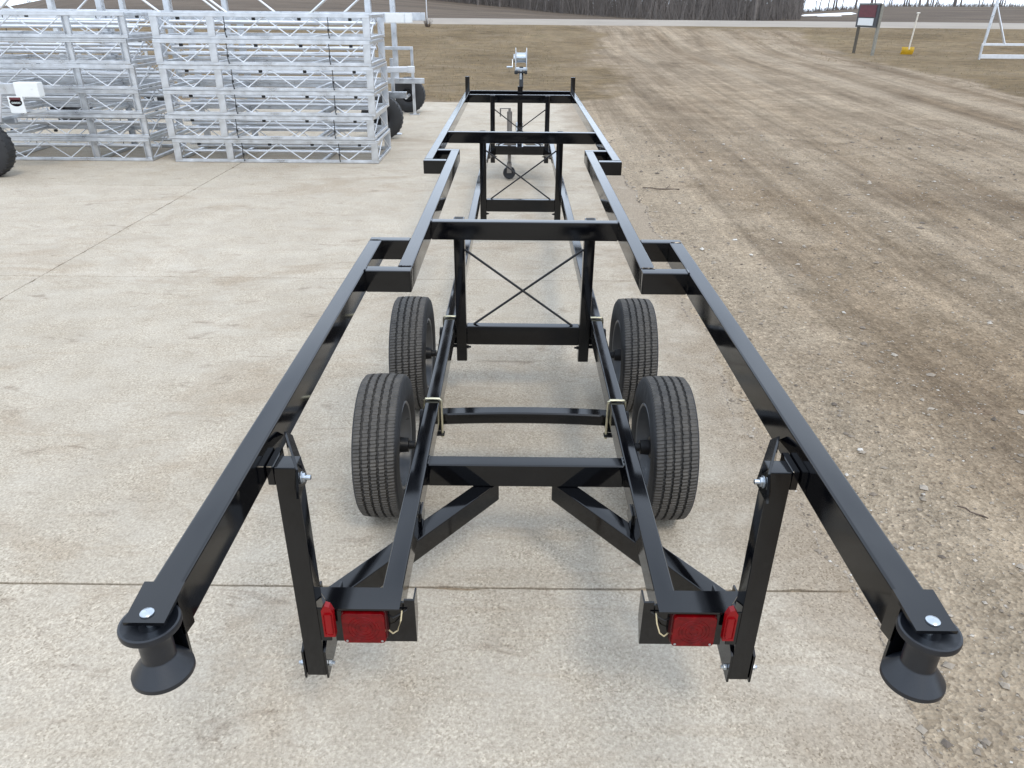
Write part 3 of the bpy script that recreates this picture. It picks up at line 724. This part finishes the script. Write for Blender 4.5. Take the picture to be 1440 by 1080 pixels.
# nose of the trailer: tongue, winch post, jack
T('tongue_beam', lambda b: bmbox(b, -.045, .045, 9.4, 11.2, .37, .46, .006, 2), BLACK)
for s in (-1, 1):
    T('tongue_arm', lambda b: bmbar(b, (s*.395, 9.3, .37), (s*.05, 10.6, .37), .055, .08, (0, 0, 1), .005), BLACK)
    T('tongue_gusset', lambda b: bmplate(b, [(s*.30, 9.62), (s*.30, 9.95), (s*.06, 10.05), (s*.10, 9.86), (s*.22, 9.70)], 'Z', .445, .455), BLACK)
T('tongue_cross_beam', lambda b: bmbox(b, -.365, .365, 9.70, 9.75, .345, .39, .004, 2), BLACK)
T('coupler', lambda b: (bmbar(b, (0, 11.2, .44), (0, 11.48, .45), .085, .07, (0, 0, 1), .02, 3), bmrod(b, (0, 11.45, .36), (0, 11.45, .47), .055, 20)), ZINC)
T('winch_post', lambda b: (bmbox(b, -.032, .032, 9.80, 9.86, .46, 1.12, .004, 2), bmbar(b, (0.012, 9.83, 1.10), (.012, 9.93, 1.33), .05, .05, (0, 1, 0), .004)), BLACK)
wn = T('winch', lambda b: (bmbox(b, -.065, .085, 9.85, 10.0, 1.295, 1.325, .004, 2), bmbox(b, -.008, .018, 9.845, 9.86, 1.0, 1.30, .002, 1)), ZINC)
wb = lambda b: (bmplate(b, [(9.85, 1.32), (10.0, 1.32), (10.0, 1.45), (9.96, 1.55), (9.90, 1.55), (9.85, 1.47)], 'X', -.062, -.055), bmplate(b, [(9.85, 1.32), (10.0, 1.32), (10.0, 1.45), (9.96, 1.55), (9.90, 1.55), (9.85, 1.47)], 'X', .072, .079))
T('side_plate', wb, ZINC, wn)
T('drum', lambda b: bmlathe(b, [(-.05, .001), (-.05, .066), (-.044, .066), (-.042, .056), (.058, .056), (.06, .066), (.067, .066), (.067, .001)], 28, 'X', (0, 9.93, 1.44)), ZINC, wn)
T('gear', lambda b: bmlathe(b, [(-.085, .001), (-.085, .05), (-.07, .05), (-.07, .001)], 28, 'X', (0, 9.92, 1.43)), ZINC, wn)
T('crank_handle', lambda b: (bmbar(b, (-.10, 9.91, 1.42), (-.10, 9.86, 1.33), .008, .022, (0, 1, 0), .002), bmrod(b, (-.10, 9.86, 1.335), (-.17, 9.86, 1.335), .012, 12)), ZINC, wn)
T('bow_stop', lambda b: (bmbox(b, -.075, -.03, 9.82, 9.88, 1.255, 1.30, .01, 3), bmbox(b, .05, .085, 9.82, 9.88, 1.255, 1.30, .01, 3), bmrod(b, (-.03, 9.85, 1.278), (.05, 9.85, 1.278), .012, 10)), RUBROLL)
jk = T('tongue_jack', lambda b: (bmrod(b, (-.13, 9.79, .20), (-.13, 9.79, .80), .022, 20), bmrod(b, (-.13, 9.75, .55), (-.13, 9.75, .83), .032, 20), bmbox(b, -.17, -.03, 9.74, 9.79, .40, .47, .004, 2)), GREYM)
T('jack_handle', lambda b: (bmrod(b, (-.13, 9.75, .83), (-.13, 9.75, .87), .015, 12), bmbar(b, (-.13, 9.75, .865), (-.25, 9.73, .865), .02, .01, (0, 0, 1), .002), bmrod(b, (-.245, 9.73, .865), (-.245, 9.73, .77), .009, 10)), GREYM, jk)
T('caster_fork', lambda b: (bmbox(b, -.16, -.10, 9.702, 9.708, .08, .20, .002, 1), bmbox(b, -.16, -.10, 9.772, 9.778, .08, .20, .002, 1), bmbox(b, -.16, -.10, 9.702, 9.80, .195, .205, .002, 1)), GREYM, jk)
T('caster_wheel', lambda b: bmlathe(b, [(-.025, .001), (-.025, .04), (-.028, .072), (-.02, .08), (.02, .08), (.028, .072), (.025, .04), (.025, .001)], 32, 'Y', (-.13, 9.74, .081)), TYRE if False else RUBROLL, jk)

# ------------------------------------------------------------------ stacked dock sections
DL, DD, DH = 2.885, 1.2, .316
def meshof(build, m, nm, angle=40):
    bm = bmesh.new(); build(bm); return mesh(bm, nm, m, angle=angle)
chordT = meshof(lambda b: (bmbox(b, 0, DL, 0, .045, DH-.052, DH-.028, .003, 1), bmbox(b, 0, DL, .006, .04, DH-.03, DH-.002, .003, 1)), ALU, 'top_chord')
chordB = meshof(lambda b: (bmbox(b, 0, DL, 0, .045, .002, .026, .003, 1), bmbox(b, 0, DL, .007, .038, .024, .044, .003, 1)), ALU, 'bottom_chord')
postm = meshof(lambda b: (bmbox(b, 0, .095, .004, .012, .03, DH-.045, .002, 1), bmbox(b, 0, .008, .012, .045, .03, DH-.045, .002, 1), bmbox(b, .087, .095, .012, .045, .03, DH-.045, .002, 1)), ALU, 'post')
crossm = meshof(lambda b: bmbox(b, 0, .045, .046, DD-.046, 0, .04, .003, 1), ALU, 'cross_bar')
pipem = meshof(lambda b: bmrod(b, (.09, 0, 0), (DL-.09, 0, 0), .021, 12), ALUW, 'pipe')
strapm = meshof(lambda b: (bmpath(b, [(0, -.006, DH-.045), (.004, -.012, DH*.6), (-.006, -.01, DH*.35), (.002, -.006, .02)], .006, 6), bmbox(b, -.012, .015, -.018, .0, DH*.33, DH*.43, .004, 1)), STRAP_AND_SHADE, 'strap')
clipm = meshof(lambda b: bmbox(b, -.02, .02, -.008, .035, 0, .035, .004, 1), STRAP_AND_SHADE, 'clip')
def rodm(dx, dz): return meshof(lambda b: bmrod(b, (0, 0, 0), (dx, 0, dz), .0075, 7), ALUW, 'truss_rod')
plates = [0, .74, DL-.095]
bays = [(.1, .735, 2), (.84, DL-.1, 6)]
rods = []
for a, b_, n in bays:
    w_ = (b_-a)/n
    up, dn = rodm(w_, DH-.09), rodm(w_, -(DH-.09))
    for k in range(n):
        rods.append((a+k*w_, dn if k % 2 == 0 else up, DH-.047 if k % 2 == 0 else .043))
endrod = [meshof(lambda b: bmrod(b, (0, 0, 0), (0, .5, DH-.09), .0075, 7), ALUW, 'truss_rod'), meshof(lambda b: bmrod(b, (0, 0, 0), (0, .5, -(DH-.09)), .0075, 7), ALUW, 'truss_rod')]
def dock_section(label, group):
    r = empty('dock_section', (0, 0, 0), 0, label, 'dock section', group)
    for yy in (0, DD-.045):
        link('top_chord', chordT, r, (0, yy, 0)); link('bottom_chord', chordB, r, (0, yy, 0))
        for px in plates: link('post', postm, r, (px, yy if yy == 0 else yy, 0))
        for x, me, z in rods: link('truss_rod', me, r, (x, yy+.024, z))
    for px in (0, .76, 2.07, DL-.045):
        link('cross_bar', crossm, r, (px, 0, .004)); link('cross_bar', crossm, r, (px, 0, DH-.05))
    for px in (.02, DL-.02):
        link('truss_rod', endrod[0], r, (px, .08, .045)); link('truss_rod', endrod[1], r, (px, .6, DH-.045))
    for yy, zz in ((.16, .135), (.40, .20), (.66, .12), (.98, .18)): link('pipe', pipem, r, (0, yy, zz))
    for px in (.98, 2.34): link('strap', strapm, r, (px, 0, 0))
    for px in (.35, 1.35, 1.95, 2.62): link('clip', clipm, r, (px, .05, DH-.09))
    return r
ORD = ['lowest', 'second from the ground', 'third from the ground', 'fourth from the ground', 'fifth from the ground', 'topmost']
proto = None
for st, (x0, y0, where) in enumerate(((-4.885, 10.68, 'full stack beside the trailer'), (-8.10, 10.70, 'stack cut by the frame'))):
    for k in range(6):
        lab = f'aluminium dock section, {ORD[k]} in the {where}'
        grp = 'aluminium dock sections stacked on the concrete'
        if proto is None: o = proto = dock_section(lab, grp)
        else:
            o = copy_tree(proto); o['label'] = lab
        o.location = (x0+random.uniform(-.025, .025)+(DL if st else 0), y0+random.uniform(-.012, .012)+(DD if st else 0), k*(DH+.0015)); o.rotation_euler = (0, 0, random.uniform(-.007, .007)+(PI if st else 0))

# ------------------------------------------------------------------ boat lifts
LT, LR = None, None
def lift_wheel(parent, loc, rz):
    global LT, LR
    if LT is None:
        bm = bmesh.new(); R, hw, rr = .345, .10, .14
        bmlathe(bm, [(-hw*.7, rr), (-hw*.95, rr+.05), (-hw, rr+.10), (-hw*.9, R-.03), (-hw*.75, R-.008), (-hw*.3, R), (hw*.3, R), (hw*.75, R-.008), (hw*.9, R-.03), (hw, rr+.10), (hw*.95, rr+.05), (hw*.7, rr)], 56)
        for k in range(28):
            a = 2*PI*k/28
            for sg in (-1, 1):
                bmbar(bm, (sg*.012, (R+.001)*math.cos(a), (R+.001)*math.sin(a)), (sg*.085, (R-.012)*math.cos(a+.10), (R-.012)*math.sin(a+.10)), .022, .016, (0, math.cos(a), math.sin(a)), 0)
        LT = mesh(bm, 'tyre', TYRE2)
        bm = bmesh.new(); bmlathe(bm, [(-.07, rr+.002), (-.075, rr-.01), (-.03, rr-.03), (-.028, .05), (-.06, .045), (-.062, .001)], 40); bmlathe(bm, [(.07, rr+.002), (.075, rr-.01), (.03, rr-.03), (.028, .05), (.06, .045), (.062, .001)], 40)
        LR = mesh(bm, 'rim', CAST)
    w_ = bpy.data.objects.new('wheel', None); COL.objects.link(w_); w_.parent = parent; w_.location = loc; w_.rotation_euler = (0, 0, rz)
    link('tyre', LT, w_); link('rim', LR, w_); return w_
TYRE2 = mat('black_plastic_tyre', (.016, .016, .017), .6, var=.2, vscale=10)
def boat_lift(loc, label):
    """local: right end at x=0, runs to -x; y 0..3.4"""
    r = empty('boat_lift', loc, 0, label, 'boat lift', 'aluminium boat lifts behind the docks'); P = Part(r); P.off = (0, 0, 0)
    for y in (.35, 3.0):
        P('lower_beam', lambda b: bmbox(b, -6.2, -.05, y, y+.07, .60, .70, .004, 1), ALU)
        P('upper_beam', lambda b: (bmbox(b, -6.6, .02, y+.55 if y < 1 else y, y+.62 if y < 1 else y+.07, 1.745, 1.885, .004, 1)), ALU)
        for x in (-.62, -3.9, -5.0):
            P('post', lambda b: (bmbar(b, (x, y+.13, .60), (x, y+.13, 2.75), .10, .10, (0, 1, 0), .004, 1), bmbar(b, (x+.028, y+.075, .6), (x+.028, y+.075, 2.75), .03, .012, (0, 1, 0), 0)), ALU)
        for x0, x1 in ((-3.9, -2.9), (-5.0, -4.0), (-.62, -1.6)):
            P('diagonal_brace', lambda b: bmrod(b, (x0, y+.10, 2.6), (x1, y+.10, 1.85), .02, 8), ALUW)
        P('leg', lambda b: bmbar(b, (-.28, y+.05, .02), (-.28, y+.05, 1.22), .055, .05, (0, 1, 0), .003, 1), ALU)
        P('foot', lambda b: bmbox(b, -.38, -.18, y-.02, y+.12, .0, .02, .003, 1), ALU)
        P('axle', lambda b: bmrod(b, (-.42, y-.12, .345), (-.42, y+.5, .345), .03, 12), ALUW)
    P('end_cap', lambda b: (bmbox(b, -.42, -.10, .885, .985, 1.742, 1.888, .008, 2), bmbox(b, -.085, .03, .885, .985, 1.742, 1.888, .008, 2)), WHITE)
    P('side_pipe', lambda b: (bmbar(b, (-1.2, .4, 1.03), (.08, .4, 1.05), .09, .09, (0, 0, 1), .008, 1), bmbox(b, -.02, .10, .35, .45, .995, 1.10, .01, 2)), ALUW)
    P('end_rail', lambda b: bmbox(b, -.85, -.25, 2.98, 3.06, 1.22, 1.28, .004, 1), ALU)
    lift_wheel(r, (-.42, -.05, .345), PI/2); lift_wheel(r, (-.44, 3.45, .345), PI/2)
    return r
boat_lift((-1.86, 12.95, 0), 'aluminium boat lift with black wheels standing behind the full dock stack')
l2 = boat_lift((-7.75, 14.2, 0), 'aluminium boat lift mostly hidden behind the dock stack at the photo edge')

def near_lift():
    r = empty('boat_lift', (-7.0, 9.95, 0), 0, 'aluminium boat lift end with black wheel and white beam cap in front of docks', 'boat lift'); P = Part(r)
    P('beam', lambda b: bmbox(b, -9.2, -6.42, 9.96, 10.05, .955, 1.085, .004, 1), ALU)
    P('end_cap', lambda b: (bmbox(b, -6.425, -6.12, 9.94, 10.07, .925, 1.10, .01, 2), bmrod(b, (-6.2, 9.94, 1.03), (-6.2, 9.936, 1.03), .012, 10)), WHITE)
    P('lower_beam', lambda b: bmbox(b, -9.2, -6.55, 9.98, 10.04, .60, .68, .004, 1), ALU)
    P('post', lambda b: bmbar(b, (-7.35, 10.0, .05), (-7.35, 10.0, 1.9), .09, .09, (0, 1, 0), .004, 1), ALU)
    P('brace_rod', lambda b: bmrod(b, (-6.62, 9.95, .955), (-6.72, 9.95, .62), .012, 8), ALUW)
    P('arm', lambda b: bmbar(b, (-6.75, 9.99, .64), (-6.1, 10.0, .78), .05, .04, (0, 0, 1), .003, 1), ALU)
    P('axle', lambda b: bmrod(b, (-6.79, 9.6, .345), (-6.79, 10.05, .345), .03, 12), ALUW)
    lift_wheel(r, (.21, -.36, .345), PI/2)
near_lift()

def text_mesh(body, size, m, name='lettering', depth=.001):
    cu = bpy.data.curves.new(name, 'FONT'); cu.body = body; cu.size = size; cu.align_x = 'CENTER'; cu.align_y = 'CENTER'; cu.extrude = depth
    o = bpy.data.objects.new(name, cu); COL.objects.link(o)
    dg = bpy.context.evaluated_depsgraph_get(); me = bpy.data.meshes.new_from_object(o.evaluated_get(dg)); me.materials.clear(); me.materials.append(m)
    bpy.data.objects.remove(o); return me
def placard():
    r = empty('placard', (-6.43, 9.92, .735), 0, 'small white placard with red oval logo hanging below the white beam cap', 'sign'); P = Part(r)
    RP = mat('red_oval_print', (.30, .03, .045), .5, var=.1)
    P('board', lambda b: bmbox(b, -6.53, -6.335, 9.918, 9.926, .735, .935, .002, 1), WHITE)
    def oval(b):
        vs_ = [b.verts.new((-6.432+.078*math.cos(2*PI*k/36), 9.9165, .865+.048*math.sin(2*PI*k/36))) for k in range(36)]
        b.faces.new(vs_); bmesh.ops.solidify(b, geom=b.faces[:], thickness=.001)
    P('logo', oval, RP)
    P('logo_band', lambda b: bmbox(b, -6.505, -6.36, 9.9160, 9.9172, .895, .925, 0), mat('dark_red_print_band', (.10, .018, .022), .5))
    me = text_mesh('oooo', .052, WHITE); o = link('lettering', me, r, (-.002, -.0055, .128), (PI/2, 0, 0))
placard()

# ------------------------------------------------------------------ right background
def notice_sign():
    r = empty('notice_sign', (17.25, 40, 0), 0, 'dark red and white notice board on two posts at the field edge', 'sign'); P = Part(r)
    A, B = Vector((16.95, 40.6, 0)), Vector((17.2, 39.0, 0)); d = (B-A).normalized(); n = Vector((d.y, -d.x, 0))
    if n.y > 0: n = -n
    zA, zB = float(height(A.x, A.y)), float(height(B.x, B.y))
    P('post', lambda b: bmbar(b, A+Vector((0, 0, zA-.1)), A+Vector((0, 0, 2.2)), .11, .11, d, .005, 1), DKWOOD)
    P('post', lambda b: bmbar(b, B+Vector((0, 0, zB-.1)), B+Vector((0, 0, 2.25)), .12, .12, d, .005, 1), WOODP)
    def brd(a, b_, z0, z1, off, th): return lambda bm: bmbar(bm, A+d*a+n*off+Vector((0, 0, (z0+z1)/2)), A+d*b_+n*off+Vector((0, 0, (z0+z1)/2)), th, z1-z0, (0, 0, 1), .004, 1)
    P('backboard', brd(-.12, 1.62, 1.24, 2.24, .10, .05), DKSIGN)
    P('red_panel', brd(.02, 1.42, 1.68, 2.20, .135, .018), REDSIGN)
    P('white_panel', brd(.06, 1.34, 1.32, 1.64, .135, .018), WHITE)
    P('board_cap', brd(-.14, 1.64, 2.2425, 2.29, .10, .09), WOODP)
notice_sign()
def shovel():
    r = empty('snow_shovel', (19.36, 40, float(height(19.36, 40))), 0, 'yellow bladed snow shovel with pale handle standing upright in the dead grass', 'shovel'); P = Part(r)
    z = r.location.z
    def blade(b):
        nx, nz = 8, 5; g = []
        for j in range(nz+1):
            row = []
            for i in range(nx+1):
                u, v = i/nx-.5, j/nz
                row.append(b.verts.new((19.36+u*.62, 40-.10*math.sin(v*2.6)+.10*(2*u)**2, z+v*.34)))
            g.append(row)
        for j in range(nz):
            for i in range(nx): b.faces.new((g[j][i], g[j][i+1], g[j+1][i+1], g[j+1][i]))
        bmesh.ops.solidify(b, geom=b.faces[:], thickness=.012)
    P('blade', blade, YEL)
    P('handle', lambda b: bmrod(b, (19.36, 39.93, z+.22), (19.48, 40.05, z+1.82), .035, 10), mat('pale_wood_handle', (.55, .50, .42), .6, var=.1))
    P('grip', lambda b: bmrod(b, (19.41, 40.05, z+1.84), (19.56, 40.06, z+1.84), .03, 10), mat('pale_grip', (.6, .58, .52), .6))
shovel()
def a_frame():
    r = empty('lift_frame', (21.9, 36.4, 0), 0, 'white aluminium lift frame with A shaped legs standing in the grass at right', 'boat lift'); P = Part(r)
    z = float(height(21, 36.4))
    P('upper_rail', lambda b: bmbox(b, 20.9, 25.5, 36.4, 36.48, z+.58, z+.68, .006, 1), ALUW)
    P('lower_rail', lambda b: bmbox(b, 20.9, 25.5, 36.4, 36.48, z+.05, z+.22, .006, 1), ALUW)
    P('leg', lambda b: bmbar(b, (20.94, 36.44, z), (20.94, 36.44, z+.585), .08, .08, (0, 1, 0), .005, 1), ALU)
    P('leg', lambda b: bmbar(b, (25.2, 36.44, z), (25.2, 36.44, z+.585), .08, .08, (0, 1, 0), .005, 1), ALU)
    P('mast', lambda b: bmbar(b, (20.98, 36.44, z+.67), (21.12, 36.44, z+3.6), .09, .09, (0, 1, 0), .005, 1), ALU)
    P('diagonal_brace', lambda b: bmrod(b, (21.88, 36.42, z+.67), (21.06, 36.44, z+2.25), .045, 10), ALUW)
a_frame()
def small_posts():
    for x, y, h_, lab in ((56.2, 84, 1.6, 'dark wooden fence post beyond the road, left of the pair'), (57.4, 84, 1.6, 'dark wooden fence post beyond the road, right of the pair')):
        z = float(height(x, y)); bm = bmesh.new()
        bmbar(bm, (x, y, z-.1), (x, y, z+h_), .17, .17, (0, 1, 0), .01, 1); bmrod(bm, (x, y, z+h_-.02), (x, y, z+h_+.05), .07, 8, .03)
        tag(link('fence_post', mesh(bm, 'fence_post', DKWOOD)), lab, 'fence post', 'fence posts beyond the road')
    x, y = 64.2, 78; z = float(height(x, y)); bm = bmesh.new(); bmbar(bm, (x, y, z-.1), (x, y, z+1.1), .3, .3, (0, 1, 0), .03, 1); bmrod(bm, (x, y, z+1.08), (x, y, z+1.2), .16, 10, .05)
    tag(link('marker_post', mesh(bm, 'marker_post', WHITE)), 'short pale marker post beyond the road behind the lift frame', 'marker post')
    x, y = -6.3, 57; z = float(height(x, y)); r = empty('marker_stake', (x, y, z), 0, 'thin white marker stake in the grass near the road', 'stake'); P = Part(r)
    P('stake', lambda b: bmrod(b, (x, y, z-.1), (x-.05, y, z+4.2), .03, 6), ALUW)
    def clump(b):
        for k in range(60):
            a = random.uniform(0, 6.3); q = random.uniform(.1, .5)
            bmrod(b, (x+.1*math.cos(a), y+.1*math.sin(a), z-.05), (x+q*math.cos(a), y+q*math.sin(a), z+random.uniform(.2, .65)), .012, 3, .004, False)
    P('grass_clump', clump, TWIGM)
small_posts()

# ------------------------------------------------------------------ trees
def tree_meshes(seed, h, kind):
    rnd = random.Random(seed); tb, cb = bmesh.new(), bmesh.new()
    lean = (rnd.uniform(-.06, .06), rnd.uniform(-.06, .06))
    r0 = h*rnd.uniform(.011, .018)
    def limb(bm, p0, p1, a, b_, n): bmrod(bm, p0, p1, a, n, b_, False)
    pts = [Vector((0, 0, -.3))]; k = 6; top = h*rnd.uniform(.8, .95)
    for i in range(1, k+1):
        z = top*i/k; pts.append(Vector((lean[0]*z+rnd.uniform(-.12, .12)*i/3, lean[1]*z+rnd.uniform(-.12, .12)*i/3, z)))
    for i in range(k): limb(tb, pts[i], pts[i+1], r0*(1-i/k*.85), r0*(1-(i+1)/k*.85), 6)
    def grow(p, d, ln, r, lev):
        q = p+d*ln; limb(cb, p, q, r, r*.55, 4 if lev < 2 else 3)
        if lev >= 3: return
        for j in range(rnd.randint(3, 4)):
            u = rnd.uniform(.35, 1); s = p+d*ln*u
            nd = (d+Vector((rnd.uniform(-.8, .8), rnd.uniform(-.8, .8), rnd.uniform(-.1, .7)))).normalized()
            grow(s, nd, ln*rnd.uniform(.45, .7), max(r*.5, .008), lev+1)
    nb = 11 if kind == 'tree' else 8
    for j in range(nb):
        u = rnd.uniform(.22, 1)*k; i = min(int(u), k-1); p = pts[i].lerp(pts[i+1], u-i)
        a = rnd.uniform(0, 6.3); d = Vector((math.cos(a), math.sin(a), rnd.uniform(.35, 1.1))).normalized()
        grow(p, d, h*rnd.uniform(.14, .26), r0*.4, 1)
    m = BARK if seed % 3 else BARKL
    return mesh(tb, 'trunk', m, angle=80), mesh(cb, 'crown', m, smooth=False)
TV = [tree_meshes(100+i, 10+1.2*(i % 4), 'tree') for i in range(7)]
def place_tree(x, y, sc, label, group, idx=None):
    t_, c_ = TV[random.randrange(len(TV)) if idx is None else idx]
    z = float(height(x, y))
    o = link('bare_tree', None, None, (x, y, z), (0, 0, random.uniform(0, 6.3))); o.scale = (sc, sc, sc*random.uniform(.9, 1.15))
    link('trunk', t_, o); link('crown', c_, o)
    tag(o, label, 'tree', group)
for i in range(285):
    t = random.uniform(-.13, .345) if i < 250 else random.uniform(-.5, -.1)
    y = random.uniform(126, 176) if i < 250 else random.uniform(168, 182)
    if i < 250: y = random.uniform(float(np.interp(t, [-.02, .2], [128, 100])), 174)
    place_tree(t*y, y, random.uniform(.75, 1.2), 'bare grey tree in the dense wood beyond the road', 'bare trees of the wood beyond the road')
for i in range(70):
    t = random.uniform(.355, .85); y = random.uniform(150, 176)
    place_tree(t*y, y, random.uniform(.6, 1.1), 'bare tree in the open row against the sky on the right', 'bare trees along the field on the right')
for i in range(26):
    t = random.uniform(-.78, -.56); y = random.uniform(185, 230)
    place_tree(t*y, y, random.uniform(.18, .4), 'small bare tree on the low skyline at far left', 'bare trees on the left skyline')
def brush():
    bm_v, bm_f = [], []
    rnd = np.random.RandomState(3); n = 16000
    t = np.where(rnd.rand(n) < .8, rnd.uniform(-.12, .345, n), rnd.uniform(.345, .8, n)); y = np.interp(t, [-.02, .2], [128, 100])+rnd.rand(n)*(172-np.interp(t, [-.02, .2], [128, 100]))
    y = np.where(t > .345, rnd.uniform(150, 174, n), y)
    x = t*y; z = height(x, y); h = np.where(t > .345, rnd.uniform(.3, 1.1, n), 1+8*rnd.uniform(0, 1, n)**1.8); w_ = rnd.uniform(.02, .06, n); dx = rnd.randn(n)*(.2+.22*h); dy = rnd.randn(n)*.4; a = rnd.rand(n)*3.1
    for i in range(n):
        k = len(bm_v); ca, sa = math.cos(a[i])*w_[i], math.sin(a[i])*w_[i]
        for q in (0, 2.1, 4.2):
            bm_v.append((x[i]+w_[i]*math.cos(a[i]+q), y[i]+w_[i]*math.sin(a[i]+q), z[i]-.1))
        bm_v.append((x[i]+dx[i], y[i]+dy[i], z[i]+h[i]))
        bm_f += [(k, k+1, k+3), (k+1, k+2, k+3), (k+2, k, k+3)]
    me = bpy.data.meshes.new('undergrowth'); me.from_pydata(bm_v, [], bm_f); me.materials.append(BARK)
    tag(link('undergrowth', me), kind='stuff')
brush()
